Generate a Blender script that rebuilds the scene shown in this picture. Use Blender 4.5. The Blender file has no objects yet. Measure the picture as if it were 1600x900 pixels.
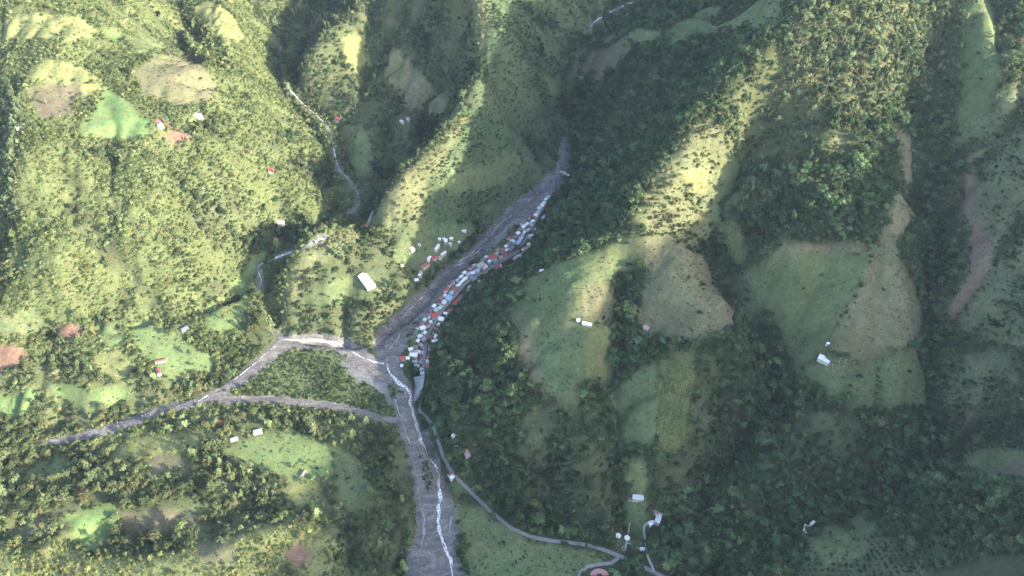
import bpy, math, random
import numpy as np
from mathutils import Vector
from mathutils.geometry import delaunay_2d_cdt

random.seed(7)
RNG = np.random.default_rng(11)
scene = bpy.context.scene
COL = scene.collection

# ------------------------------------------------------------------ camera, sky, sun, exposure
CAM_Z, DEP, FPX = 1000.0, math.radians(47.0), 1155.0        # metres above the confluence, depression, focal length for a 1600 wide frame
cam_d = bpy.data.cameras.new('camera')
cam = bpy.data.objects.new('camera', cam_d); COL.objects.link(cam)
cam.location = (0, 0, CAM_Z)
cam.rotation_euler = (math.pi/2 - DEP, 0, 0)
cam_d.sensor_width = 36.0
cam_d.lens = 36.0*FPX/1600.0
cam_d.clip_start = 1.0; cam_d.clip_end = 30000.0
scene.camera = cam

SUN_AZ = (0.882, -0.471); SUN_EL = math.radians(22.0)
world = bpy.data.worlds.new('World'); scene.world = world; world.use_nodes = True
wn = world.node_tree; bg = wn.nodes['Background']
sky = wn.nodes.new('ShaderNodeTexSky'); sky.sky_type = 'NISHITA'; sky.sun_disc = False
sky.sun_elevation = SUN_EL; sky.sun_rotation = math.atan2(SUN_AZ[0], SUN_AZ[1]); sky.altitude = 600
sky.air_density = 1.0; sky.dust_density = 2.3
wn.links.new(sky.outputs[0], bg.inputs[0]); bg.inputs[1].default_value = 0.15
sun_d = bpy.data.lights.new('sun', 'SUN'); sun_d.energy = 3.3; sun_d.angle = math.radians(0.9); sun_d.color = (1.0, 0.93, 0.80)
sun = bpy.data.objects.new('sun', sun_d); COL.objects.link(sun)
sv = Vector((SUN_AZ[0]*math.cos(SUN_EL), SUN_AZ[1]*math.cos(SUN_EL), math.sin(SUN_EL)))
sun.rotation_euler = sv.to_track_quat('Z', 'Y').to_euler()
scene.view_settings.view_transform = 'Standard'; scene.view_settings.look = 'None'
scene.view_settings.exposure = 2.46; scene.view_settings.gamma = 1.0
scene.render.engine = 'CYCLES'
cy = scene.cycles
cy.max_bounces = 4; cy.diffuse_bounces = 2; cy.glossy_bounces = 1; cy.transmission_bounces = 2; cy.volume_bounces = 0; cy.transparent_max_bounces = 4
cy.use_denoising = True; cy.sample_clamp_indirect = 4.0

# ------------------------------------------------------------------ survey helpers: a sight line from the photograph to a place on the ground
CF = np.array([0, math.cos(DEP), -math.sin(DEP)]); CU = np.array([0, math.sin(DEP), math.cos(DEP)]); CR = np.array([1.0, 0, 0])
def ray(u, v):
    u = np.asarray(u, float); v = np.asarray(v, float)
    return CF + ((u-800)/FPX)[..., None]*CR - ((v-450)/FPX)[..., None]*CU
def at_z(u, v, z):
    d = ray(u, v); t = (z-CAM_Z)/d[..., 2]
    return np.stack([d[..., 0]*t, d[..., 1]*t], -1)
def to_px(x, y, z):
    p = np.stack([x, y, z-CAM_Z], -1); w = p@CF
    return 800+FPX*(p@CR)/w, 450-FPX*(p@CU)/w
def P(s):
    return [tuple(float(q) for q in a.split(',')) for a in s.split()]

# ------------------------------------------------------------------ terrain: elevation lines (photo column, photo row, metres)
LINES = [
 # valley floors and rivers
 '700,960,-17 690,880,-13 655,780,-8 640,690,-4 625,620,0 605,575,1 600,560,1 625,505,6 680,455,15 750,390,28 820,330,42 865,285,55 880,225,72 882,190,92 888,150,120 900,110,150 925,75,180 945,30,212 985,8,235 1040,-30,260',
 '716,880,-13 705,800,-8 675,700,-4 655,640,0 640,575,1 665,500,7 705,445,15 775,390,28 840,330,42 878,290,55',
 '632,880,-13 648,780,-8 628,690,-4 612,620,0 590,550,1 600,510,6 660,455,15 730,392,28 800,325,42 858,280,55',
 '605,575,1 560,545,4 510,530,6 450,532,8 430,500,12 405,450,18 400,415,22 460,393,28 515,372,34 562,325,44 555,290,50 528,250,60 520,205,75 475,165,90 452,140,98 438,100,108 440,75,115 455,40,128 470,0,142 480,-40,160',
 '450,540,8 400,580,5 310,630,2 200,665,-2 80,690,-5 -60,720,-8',
 '310,640,2 400,630,2 480,632,2 560,645,1 620,665,-2',
 '400,600,6 480,570,6 540,570,5 590,600,4 600,630,3 520,625,4',
 # central ridge, its branch and the lower spur
 '745,-70,345 740,0,302 750,50,268 755,95,240 738,140,208 720,185,182 690,230,162 640,275,138 605,315,110 590,345,80',
 '575,355,66 555,362,74 520,360,88 490,375,86 465,400,75 447,450,50 442,490,26',
 '755,95,240 800,122,205 845,158,150 872,185,105',
 '780,150,178 800,200,140 815,250,100 800,300,62',
 '740,200,165 740,250,128 720,310,92 700,350,72',
 '600,360,75 640,360,70 690,355,62 740,350,54',
 '520,470,42 560,440,52 600,410,58 650,385,58 700,375,52 740,375,45 690,410,45 650,440,42 610,470,38 580,490,35',
 '480,500,28 530,500,26 570,515,22 590,500,25 640,460,36',
 # behind the central ridge
 '735,155,150 702,193,112 672,220,88 632,256,66 600,298,50 575,318,46',
 '715,90,180 690,125,145 660,165,118 620,215,86',
 '600,0,225 560,30,200 510,55,184 480,100,150',
 '600,95,150 560,80,152 545,130,118 560,190,92 560,240,72',
 '650,20,225 690,50,215',
 # left mountain
 '0,0,325 100,0,318 200,0,280 275,0,215',
 '100,60,296 45,140,250 32,200,226 28,260,198 35,320,165 50,380,130',
 '-40,160,205 -30,240,160 -20,330,110 -10,400,85',
 '180,190,222 110,150,242 240,110,246 300,110,232 250,200,214 330,160,205',
 '275,45,188 300,75,188 345,105,188',
 '340,0,218 335,50,206 372,110,186 420,170,140 450,210,108',
 '120,300,172 180,280,180 260,270,172 330,260,158 400,250,128 450,270,95 480,300,66',
 '80,420,112 160,400,110 240,390,105 310,370,98 380,340,72 430,340,46',
 '0,480,72 80,480,66 160,480,56 240,475,46 310,460,40 360,430,34',
 '0,530,50 100,540,40 200,550,28 300,530,24 370,500,20',
 '0,600,24 80,610,20 160,620,13 240,610,12 320,590,11 400,545,13',
 # lower left bench and hill
 '0,740,14 80,740,14 160,730,13 240,715,13 340,700,11 430,700,10 520,690,8 580,690,3 610,720,-1',
 '0,800,22 100,810,22 220,810,18 330,800,16 430,770,12 520,770,8 600,780,-2',
 '-50,870,46 60,860,44 160,870,42 290,862,44 400,845,42 480,835,36 530,850,24 580,860,6',
 '0,930,50 200,940,52 400,940,48 540,940,20',
 # spur above the village
 '770,480,62 800,455,92 835,432,116 870,410,146 930,385,186 985,355,226 1010,300,254 1060,240,288 1110,180,332 1155,130,370 1200,90,405 1240,0,460 1260,-70,480',
 '700,520,30 690,600,34 720,680,32 780,770,10 860,820,2',
 '800,470,95 815,540,102 835,600,100 880,650,90 930,700,70 960,760,34 975,820,8',
 '760,560,66 760,640,62 820,720,44 880,780,18',
 '880,480,142 890,560,124 880,630,100',
 '985,420,176 978,480,146 965,550,118 948,620,90 955,700,62',
 '930,470,158 925,540,136 915,600,112',
 '985,355,226 1010,420,192 1060,430,196 1080,500,168 1050,560,142 1060,640,112 1050,700,86 1005,760,42 990,820,10',
 # ravine in the middle of the right face
 '1105,385,200 1150,430,168 1190,490,140 1225,550,118 1230,620,93 1140,720,48 1065,800,16 1020,850,2 985,890,2',
 '1090,700,72 1130,640,98 1160,560,146 1130,470,184',
 '1180,740,74 1240,680,98 1300,640,126',
 # the high wooded shoulder and the pasture ribs
 '1360,-60,500 1350,0,466 1330,60,428 1320,120,388 1290,230,322 1270,300,286 1300,370,258 1330,440,230 1290,560,160 1330,620,126 1330,700,92',
 '1130,300,250 1150,250,274 1180,200,304',
 '1200,380,236 1230,460,200 1240,520,172',
 '1410,330,286 1420,420,240 1400,500,202 1410,590,152 1400,660,112',
 '1490,60,410 1485,150,358 1475,250,300 1455,380,230 1470,490,176 1480,600,126',
 '1520,-40,480 1520,20,446 1545,130,392 1555,250,330 1545,360,270 1530,450,222 1545,540,176 1540,620,140',
 '1640,60,430 1640,200,380 1640,350,300 1630,480,234 1620,580,180',
 '1640,630,150 1600,645,130 1500,690,98 1440,705,78 1350,775,50 1250,802,34 1180,840,22 1100,880,12 1040,920,5',
 '1640,700,170 1540,735,132 1480,760,112 1400,800,92 1330,830,74 1260,850,60 1180,880,42',
 '1640,790,190 1540,820,150 1440,860,118 1340,890,84 1240,920,58',
 '1640,920,200 1500,940,150',
 '730,800,-4 780,850,-3 850,870,-2 920,890,0 960,930,2 820,930,-5',
 # beyond the gorge
 '960,150,150 1000,100,215 1060,110,262 1110,90,300 1150,60,330',
 '930,200,124 980,200,172 1040,180,236',
 '920,260,104 980,270,172',
 '870,330,72 900,370,110 950,350,168',
 '980,60,228 1050,40,268 1130,20,300 1200,-20,360',
 '820,0,262 870,20,232 900,50,200',
 '800,60,252 850,90,190 870,130,135',
]
SPAN = 26.0
pts = []
for L in LINES:
    q = P(L); w = [np.append(at_z(a, b, c), c) for a, b, c in q]
    for i in range(len(w)-1):
        n = max(1, int(np.linalg.norm(w[i+1][:2]-w[i][:2])/SPAN))
        for k in range(n): pts.append(w[i]+(w[i+1]-w[i])*k/n)
    pts.append(w[-1])
# country outside the frame: the high mountain to the right that keeps the sun off the valley, and hills all round
OUT = [(-2400,300,350),(-2400,1200,600),(-2000,2400,800),(-1200,2600,700),(-300,2600,620),(400,2600,700),(1200,2600,800),(2200,2400,900),
 (-1700,700,260),(-1500,1100,330),(-1400,1500,420),(-1700,1900,600),(-1100,1900,480),(-700,2000,420),(-300,1950,420),(200,2000,380),(700,1800,560),
 (-1500,200,240),(-900,300,80),(-900,0,160),(-400,250,35),(-300,-200,60),(-100,200,-20),(0,-300,-30),(100,250,20),(300,300,50),(-2000,-600,400),(-800,-700,300),
 (480,200,180),(650,330,240),(560,60,330),(700,150,400),(850,200,452),(760,380,300),(850,500,330),(900,620,390),(840,780,400),(900,900,430),(1000,780,470),(1000,1050,520),(900,1200,520),
 (1000,300,545),(1100,450,590),(880,270,505),(970,220,545),(1050,380,585),(1120,600,580),(1150,780,560),(1200,1000,560),(1300,1300,620),(900,0,540),(700,-200,520),(500,-300,430),(1300,200,640),(1500,600,620),(1700,1200,700),(1600,-300,560),(300,-600,300),(1000,-600,500),(2400,600,700),(2400,-600,600),(0,-1200,100),(-1500,-1200,300),(1500,-1200,400)]
pts += [np.array(p, float) for p in OUT]
pts = np.array(pts)
keep = []
for i in range(len(pts)):                                   # thin out near duplicates
    if not keep or np.min(np.sum((pts[keep, :2]-pts[i, :2])**2, 1)) > 81.0: keep.append(i)
pts = pts[keep]
N = len(pts); SC = 1000.0
X = pts[:, :2]/SC
K = -np.sqrt(((X[:, None]-X[None])**2).sum(-1)) + np.eye(N)*0.004
A = np.zeros((N+3, N+3)); A[:N, :N] = K; A[:N, N] = 1; A[:N, N+1:] = X; A[N, :N] = 1; A[N+1:, :N] = X.T
coef = np.linalg.solve(A, np.append(pts[:, 2], [0, 0, 0]))
def rbf(x, y):
    q = np.stack([x, y], -1)/SC; out = np.empty(len(q))
    for i in range(0, len(q), 6000):
        c = q[i:i+6000]
        out[i:i+6000] = -np.sqrt(((c[:, None]-X[None])**2).sum(-1))@coef[:N] + coef[N] + c@coef[N+1:]
    return out
G = 12.0; GX0, GY0, GX1, GY1 = -2400, -1200, 2400, 2640
gx = np.arange(GX0, GX1+1, G); gy = np.arange(GY0, GY1+1, G)
MX, MY = np.meshgrid(gx, gy)
HG = rbf(MX.ravel(), MY.ravel()).reshape(MX.shape)
HP = np.pad(HG, 1, mode='edge')
HG = 0.5*HG + 0.125*(HP[:-2, 1:-1]+HP[2:, 1:-1]+HP[1:-1, :-2]+HP[1:-1, 2:])

def hash2(ix, iy, s):
    h = (ix.astype(np.int64)*374761393 + iy.astype(np.int64)*668265263 + s*1442695041) & 0xffffffff
    h = ((h ^ (h >> 13))*1274126177) & 0xffffffff
    return ((h ^ (h >> 16)) & 0xffffff)/float(0xffffff)
def vnoise(x, y, s=0):
    ix = np.floor(x); iy = np.floor(y); fx = x-ix; fy = y-iy
    fx = fx*fx*(3-2*fx); fy = fy*fy*(3-2*fy)
    return (hash2(ix, iy, s)*(1-fx)+hash2(ix+1, iy, s)*fx)*(1-fy)+(hash2(ix, iy+1, s)*(1-fx)+hash2(ix+1, iy+1, s)*fx)*fy
def fbm(x, y, s=0, o=4):
    r = 0; a = .5; t = 0
    for k in range(o):
        r = r+a*vnoise(x, y, s+k*17); t += a; a *= .5; x = x*2.03+5.1; y = y*2.03+9.7
    return r/t
def bil(x, y, F=None):
    F = HG if F is None else F
    fx = np.clip((np.asarray(x, float)-GX0)/G, 0, F.shape[1]-1.001); fy = np.clip((np.asarray(y, float)-GY0)/G, 0, F.shape[0]-1.001)
    ix = fx.astype(int); iy = fy.astype(int); fx = fx-ix; fy = fy-iy
    return (F[iy, ix]*(1-fx)+F[iy, ix+1]*fx)*(1-fy)+(F[iy+1, ix]*(1-fx)+F[iy+1, ix+1]*fx)*fy
gyy, gxx = np.gradient(HG, G)
SLOPE = np.sqrt(gxx**2+gyy**2)
def blur(F, n):
    for _ in range(n):
        Q = np.pad(F, 1, mode='edge'); F = .25*Q[1:-1, 1:-1]+.125*(Q[:-2, 1:-1]+Q[2:, 1:-1]+Q[1:-1, :-2]+Q[1:-1, 2:])+.0625*(Q[:-2, :-2]+Q[2:, 2:]+Q[:-2, 2:]+Q[2:, :-2])
    return F
# crests and hollows drawn out, then gullies cut along the run-off lines
HG = HG+np.clip((HG-blur(HG, 60))*.75, -14, 22)*np.clip((SLOPE-.14)/.2, 0, 1)
E = 6.0; ex0, ey0 = -1150, 330; exa = np.arange(ex0, 1000, E); eya = np.arange(ey0, 1860, E)
EX, EY = np.meshgrid(exa, eya)
def H0(x, y):
    s = np.clip((bil(x, y, SLOPE)-0.10)/0.35, 0, 1)
    r = 1-np.abs(2*fbm(x/95+3, y/95, 5, 3)-1)
    return bil(x, y) + s*((fbm(x/60, y/60, 1, 4)-.5)*16 - (r-.6)*16)
EZ = blur(H0(EX, EY), 2); ne, me_ = EZ.shape
pad = np.pad(EZ, 1, mode='constant', constant_values=1e9); best = np.full(EZ.shape, 1e9); tgt = np.arange(EZ.size).reshape(EZ.shape)
for dy_ in (-1, 0, 1):
    for dx_ in (-1, 0, 1):
        if dx_ or dy_:
            q = pad[1+dy_:1+dy_+ne, 1+dx_:1+dx_+me_]; drop = (q-EZ)/math.hypot(dx_, dy_); m = drop < np.minimum(best, 0)
            best = np.where(m, drop, best); tgt = np.where(m, np.arange(EZ.size).reshape(EZ.shape)+dy_*me_+dx_, tgt)
acc = [1.0]*EZ.size; tg = tgt.ravel().tolist()
for i in np.argsort(-EZ.ravel()).tolist():
    if tg[i] != i: acc[tg[i]] += acc[i]
ACC = np.array(acc).reshape(EZ.shape)
CUT = blur(np.clip(np.log(np.maximum(ACC, 1)/5.0), 0, 3.2)*4.6, 1)+.5*blur(np.clip(np.log(np.maximum(ACC, 1)/5.0), 0, 3.2)*4.6, 5)
def carve(x, y):
    fx = np.clip((x-ex0)/E, 0, me_-1.001); fy = np.clip((y-ey0)/E, 0, ne-1.001); ix = fx.astype(int); iy = fy.astype(int); fx = fx-ix; fy = fy-iy
    return (CUT[iy, ix]*(1-fx)+CUT[iy, ix+1]*fx)*(1-fy)+(CUT[iy+1, ix]*(1-fx)+CUT[iy+1, ix+1]*fx)*fy
def H(x, y):
    x = np.asarray(x, float); y = np.asarray(y, float)
    return H0(x, y) - carve(x, y)*np.clip((bil(x, y, SLOPE)-0.16)/0.2, 0, 1) + (fbm(x/22, y/22, 9, 2)-.5)*1.2
def hit(u, v):
    """where the sight line through a photo pixel meets the ground"""
    d = ray(u, v); d = d.reshape(-1, 3); n = len(d)
    ts = np.arange(350.0, 3200.0, 12.0); lo = np.empty(n); hi = np.empty(n)
    for c in range(0, n, 400):
        e = d[c:c+400]; px, py, pz = [e[:, j, None]*ts for j in range(3)]
        below = CAM_Z+pz < H(px, py); below[:, -1] = True
        i = np.maximum(below.argmax(1), 1); lo[c:c+400] = ts[i-1]; hi[c:c+400] = ts[i]
    for k in range(10):
        m = (lo+hi)/2; p = d*m[:, None]
        b = CAM_Z+p[:, 2] < H(p[:, 0], p[:, 1])
        hi = np.where(b, m, hi); lo = np.where(b, lo, m)
    p = d*hi[:, None]
    return p[:, :2]
def line_xy(s, step=10.0):
    q = np.array(P(s)); r = []
    for i in range(len(q)-1):
        n = max(1, int(np.linalg.norm(q[i+1]-q[i])/step))
        for k in range(n): r.append(q[i]+(q[i+1]-q[i])*k/n)
    r.append(q[-1]); r = np.array(r)
    return hit(r[:, 0], r[:, 1])

# ------------------------------------------------------------------ land cover map (plan view, 2.5 m cells)
RC = 2.5; RX0, RY0, RX1, RY1 = -1500, 150, 1300, 2100
NX = int((RX1-RX0)/RC); NY = int((RY1-RY0)/RC)
CX = RX0+(np.arange(NX)+.5)*RC; CY = RY0+(np.arange(NY)+.5)*RC
COVER = np.zeros((NY, NX), np.uint8); CLEAR = np.zeros((NY, NX), bool)
WX, WY = np.meshgrid(CX, CY)
JX = (fbm(WX/16, WY/16, 31, 3)-.5)*14; JY = (fbm(WX/16, WY/16, 57, 3)-.5)*14
def inside(poly, px, py):
    r = np.zeros(px.shape, bool); n = len(poly)
    for i in range(n):
        x0, y0 = poly[i]; x1, y1 = poly[(i+1) % n]
        if y0 == y1: continue
        c = ((y0 > py) != (y1 > py)) & (px < (x1-x0)*(py-y0)/(y1-y0)+x0)
        r ^= c
    return r
def paint(cls, s, wob=1.0, target=None):
    q = P(s); poly = line_xy(s+' %g,%g' % q[0], 14)
    x0, y0 = poly.min(0)-16; x1, y1 = poly.max(0)+16
    a, b = max(0, int((x0-RX0)/RC)), min(NX, int((x1-RX0)/RC)+1); c, d = max(0, int((y0-RY0)/RC)), min(NY, int((y1-RY0)/RC)+1)
    if b <= a or d <= c: return
    m = inside(poly, WX[c:d, a:b]+wob*JX[c:d, a:b], WY[c:d, a:b]+wob*JY[c:d, a:b])
    (COVER if target is None else target)[c:d, a:b][m] = cls
(SCRUB, FOREST, PAST, DRY, SOIL, BRIGHT, FERN, GROVE, CROP, RED, BED, ISLE, BUSHF, SLIDE, SPUR, LITGR, TALLW, OLIVE, ORCH, STRIP, MIX, HEDGE, LITPAST) = range(23)
for cls, wob, s in [
 (FOREST,1,'900,-80 1700,-80 1800,960 700,980 705,800 690,740 655,650 640,600 640,570 690,490 720,455 800,395 850,330 880,290 892,250 890,180 905,100 930,60'),
 (MIX,1,'470,-60 735,-60 745,0 755,95 720,182 640,272 590,335 570,345 545,300 530,240 525,200 478,160 445,110 445,75'),
 (FERN,1,'740,-60 960,-40 925,60 895,120 885,190 884,235 862,275 800,325 740,372 690,372 640,365 600,340 640,275 690,230 720,185 755,95'),
 (MIX,1,'440,480 450,440 500,410 560,370 600,365 680,350 760,350 800,320 760,365 700,418 630,480 590,512 570,530 500,522 450,525'),
 (GROVE,1,'-100,700 80,705 200,685 310,650 480,645 610,670 645,740 640,830 620,920 560,920 540,850 480,820 400,830 320,850 200,855 100,840 -100,840'),
 (GROVE,1,'-80,580 60,560 150,570 240,590 330,585 410,545 440,520 450,530 390,580 310,622 200,655 80,680 -80,700'),
 (GROVE,1,'360,360 400,350 500,360 520,372 460,388 402,408 398,440 425,490 445,520 400,540 370,520 385,470 395,420 380,390'),
 (ISLE,.5,'380,606 400,588 440,552 480,546 530,550 560,572 590,588 616,600 625,625 618,645 560,640 490,622 420,614'),
 (BUSHF,1,'-100,845 100,850 160,872 290,860 370,838 480,815 540,850 560,930 -100,960'),
 # central part
 (SPUR,1,'722,178 733,188 700,240 668,290 650,340 620,352 590,352 586,330 640,268 690,224'),
 (SPUR,1,'735,-60 760,-60 762,60 752,92 742,50 736,0'),
 (PAST,1,'685,290 720,268 770,250 805,228 815,262 795,285 740,300 700,308'),
 (SPUR,1,'445,455 455,420 480,385 520,362 560,362 572,375 520,400 490,425 470,455 450,480'),
 (PAST,.7,'470,472 490,448 530,438 600,420 625,440 600,455 560,470 500,482'),
 (PAST,.7,'610,395 640,350 690,350 740,348 745,362 715,392 680,425 655,448 640,430 622,410'),
 (OLIVE,.8,'535,62 560,52 590,68 598,95 570,112 545,105'),
 (DRY,1,'612,75 640,92 662,122 692,150 692,175 645,186 625,150 600,118'),
 (PAST,1,'525,198 565,195 580,225 585,268 562,282 545,250'),
 (SOIL,1,'905,112 925,82 960,72 990,74 962,108 925,126'),
 (PAST,1,'935,62 985,45 1040,50 1010,70 960,72'),
 (PAST,1,'1035,48 1130,0 1230,-10 1205,45 1125,50 1055,72'),
 (PAST,1,'855,120 890,130 880,160 862,150'),
 # spur above the village and the right-hand face
 (SPUR,1,'1095,185 1130,205 1135,235 1120,280 1112,330 1112,368 1085,388 1040,368 990,362 984,348 1010,300 1045,250'),
 (LITGR,.8,'1060,265 1110,270 1105,300 1075,300'),
 (DRY,.5,'985,368 1045,368 1090,398 1130,432 1158,468 1166,495 1130,520 1080,532 1030,528 990,515 1000,470 1010,430 992,400'),
 (PAST,.7,'800,456 835,430 872,410 950,386 984,378 1000,410 970,425 952,450 962,492 940,508 905,502 850,474'),
 (DRY,.5,'913,450 955,444 964,480 942,506 908,500'),
 (PAST,.7,'790,480 815,466 850,474 905,502 955,512 955,592 918,598 905,612 908,652 880,640 850,612 830,590 812,548'),
 (DRY,1,'800,490 830,500 850,600 880,640 850,612 826,588 806,545'),
 (CROP,.2,'918,515 953,512 955,592 916,596'),
 (CROP,.2,'1034,552 1083,545 1087,590 1080,650 1068,705 1028,722 1026,640'),
 (PAST,.5,'955,612 1000,575 1028,566 1026,690 990,700 962,690'),
 (OLIVE,.7,'980,722 1008,722 1012,760 1000,780 978,768'),
 (PAST,.8,'972,782 1010,782 1012,820 1000,850 960,850 972,810'),
 (PAST,.7,'1158,425 1200,408 1290,392 1360,402 1350,440 1310,500 1285,548 1240,575 1222,535 1198,492'),
 (DRY,.7,'1360,402 1372,382 1400,390 1424,440 1450,508 1432,540 1340,568 1295,552 1312,500 1348,440'),
 (DRY,.8,'1180,400 1240,380 1320,378 1400,385 1372,396 1290,394 1210,408'),
 (PAST,.8,'1240,575 1290,560 1340,572 1430,545 1450,600 1452,645 1380,635 1290,625 1270,605'),
 (CROP,.3,'1120,348 1148,344 1168,400 1150,420 1128,395'),
 (DRY,.8,'1400,205 1448,225 1450,265 1425,340 1398,388 1372,380 1392,330 1408,270'),
 (PAST,.8,'1505,-20 1540,-20 1562,50 1562,120 1535,205 1495,235 1490,200 1505,110'),
 (STRIP,1,'1520,230 1560,150 1620,120 1720,300 1700,600 1560,540 1500,530 1478,500 1500,420 1510,320'),
 (SLIDE,.9,'1516,215 1522,262 1530,310 1532,345 1546,372 1548,418 1530,448 1512,470 1498,512 1484,505 1498,455 1514,425 1520,385 1518,345 1508,310 1512,262'),
 (PAST,.8,'1480,715 1520,690 1600,655 1700,640 1700,715 1560,742 1490,745'),
 (SOIL,.8,'1545,735 1600,712 1700,705 1700,745 1560,752'),
 (PAST,.8,'1255,848 1300,812 1345,792 1368,825 1345,868 1290,885'),
 (ORCH,.8,'1245,860 1290,885 1345,868 1368,828 1400,850 1440,880 1440,960 1240,960'),
 (PAST,.4,'700,758 716,748 770,808 830,846 925,860 945,875 905,890 905,960 745,960 718,830'),
 (LITGR,1.2,'1220,118 1250,112 1262,160 1300,150 1350,140 1380,140 1340,182 1290,172 1262,150 1250,188 1225,150'),
 (SPUR,1.2,'1270,215 1310,205 1335,225 1310,245 1285,250'),
 (TALLW,1,'1130,180 1180,110 1230,60 1240,-60 1500,-60 1510,30 1500,110 1480,180 1440,150 1400,140 1360,180 1290,200 1250,250 1200,320 1150,330 1140,260'),
 (MIX,1.5,'835,625 870,640 905,660 945,710 965,765 960,830 900,832 840,785 805,715 810,660'),
 (MIX,1.5,'1092,545 1125,560 1130,640 1095,715 1055,790 1022,765 1050,715 1075,690 1088,620'),
 (STRIP,1.2,'1470,545 1540,545 1600,560 1700,600 1600,640 1510,680 1455,645'),
 (MIX,1.5,'1250,640 1330,640 1350,700 1290,750 1240,760 1215,710'),
 (PAST,1.2,'1118,295 1135,240 1165,262 1152,320 1126,346 1112,342'),
 (FERN,1.2,'1130,430 1160,425 1195,492 1170,500'),
 # left mountain
 (TALLW,1.5,'-80,120 20,130 38,180 30,230 25,300 30,340 0,345 -80,330'),
 (OLIVE,1,'35,125 70,95 120,100 150,125 160,140 135,160 110,150 100,125 60,128'),
 (SOIL,.8,'42,140 80,128 118,132 128,150 108,178 70,186 48,165'),
 (BRIGHT,.7,'148,172 165,135 188,150 238,195 236,212 205,218 150,212 120,205 132,188'),
 (DRY,1.2,'205,112 250,90 295,82 322,110 342,145 332,160 275,166 225,145'),
 (BRIGHT,1,'165,45 185,50 190,70 170,65'),
 (PAST,1,'200,60 235,55 260,80 215,95'),
 (RED,.7,'248,216 278,203 305,214 285,226'),
 (RED,.7,'240,190 258,184 270,196 250,198'),
 (OLIVE,1,'0,30 60,20 130,30 155,50 110,65 40,60 0,70'),
 (OLIVE,1,'300,15 330,0 360,20 385,60 360,75 320,40'),
 (RED,.8,'80,512 112,505 132,510 132,528 105,532 88,528'),
 (RED,.8,'-20,535 20,540 42,555 35,568 0,582 -20,575'),
 (PAST,.8,'0,495 60,490 78,510 40,525 0,520'),
 (LITPAST,.8,'192,503 240,498 262,515 300,540 335,558 330,580 270,592 250,575 215,545'),
 (LITPAST,.8,'140,510 180,505 200,535 170,545'),
 (OLIVE,.8,'150,560 190,545 210,575 200,600 160,590'),
 (LITPAST,.8,'320,485 345,460 372,430 395,398 418,388 410,420 392,450 385,480 375,510 350,522 330,515'),
 (OLIVE,.8,'338,462 372,455 378,480 345,490'),
 (BRIGHT,1,'-40,635 10,615 55,612 58,635 30,650 -40,665'),
 (BRIGHT,1,'85,602 120,602 160,625 190,618 160,645 110,635'),
 (LITPAST,.8,'140,600 210,605 200,628 160,640'),
 # lower left fields
 (LITPAST,.6,'345,705 375,690 420,674 480,680 512,692 522,720 515,745 480,748 455,752 420,742 380,730'),
 (OLIVE,.6,'450,752 485,748 505,765 500,800 470,800 448,775'),
 (OLIVE,.8,'170,705 240,682 330,672 350,682 300,700 220,715 180,718'),
 (SOIL,.8,'235,715 280,708 300,735 240,748'),
 (PAST,.8,'50,725 100,712 120,730 80,745 40,742'),
 (BRIGHT,.6,'102,805 130,792 180,785 190,800 170,840 150,862 120,845'),
 (SOIL,.6,'185,800 250,795 330,800 300,822 230,835 190,830'),
 (PAST,.6,'230,785 300,780 370,800 330,805 240,796'),
 (PAST,.8,'520,700 560,715 580,760 575,820 545,800 525,750'),
 (DRY,.8,'310,850 365,840 372,880 330,880 300,862'),
 (RED,.8,'448,858 468,848 488,868 478,885 455,882'),
]:
    paint(cls, s, wob)

gul = (carve(WX, WY)*np.clip((bil(WX, WY, SLOPE)-.16)/.2, 0, 1) > 8.5) & (fbm(WX/20, WY/20, 47, 2) > .42)
gul2 = carve(WX, WY)*np.clip((bil(WX, WY, SLOPE)-.16)/.2, 0, 1) > 13.0
COVER[gul2 & np.isin(COVER, (PAST, DRY, OLIVE, STRIP, SPUR))] = HEDGE
COVER[gul & np.isin(COVER, (SCRUB, FERN))] = MIX
# river gravel, roads and paths as outlines in the photo
BED_POLYS = {
 'main': '878,215 868,262 835,292 798,322 762,362 732,393 700,420 668,450 630,484 597,510 580,538 588,558 606,580 620,604 618,640 626,680 642,730 650,780 650,825 636,865 628,960 740,960 727,900 712,862 716,830 710,795 700,765 692,740 682,705 668,675 654,648 650,622 640,600 626,572 628,556 642,532 664,500 686,466 706,438 742,410 772,388 800,358 826,340 850,318 868,298 882,285 890,262 889,215',
 'arm':  '430,512 447,524 500,523 540,528 572,544 590,560 606,582 616,602 596,596 566,580 540,568 542,556 515,546 475,545 445,549 415,574 385,600 340,622 310,634 260,648 200,670 130,690 70,698 68,688 130,676 200,654 260,634 310,622 350,602 390,572 420,545 436,530',
 'bar':  '330,626 350,618 410,618 480,624 540,632 600,650 622,652 626,664 600,660 540,645 480,637 410,630 350,632',
}
for s in BED_POLYS.values():
    paint(1, s, 0, CLEAR)
    paint(BED, s, 0)
for s in ('538,556 572,572 604,594 616,618 612,640 600,618 578,600 550,588 536,572',):
    paint(BED, s, 1.2); paint(1, s, 1.2, CLEAR)
for s in ('655,700 668,715 676,745 672,770 660,750 654,725', '610,595 622,600 636,612 630,618 614,606', '640,505 662,497 650,520 636,528', '770,392 790,372 800,362 790,380'):
    paint(ISLE, s, .5); paint(0, s, .5, CLEAR)
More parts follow.
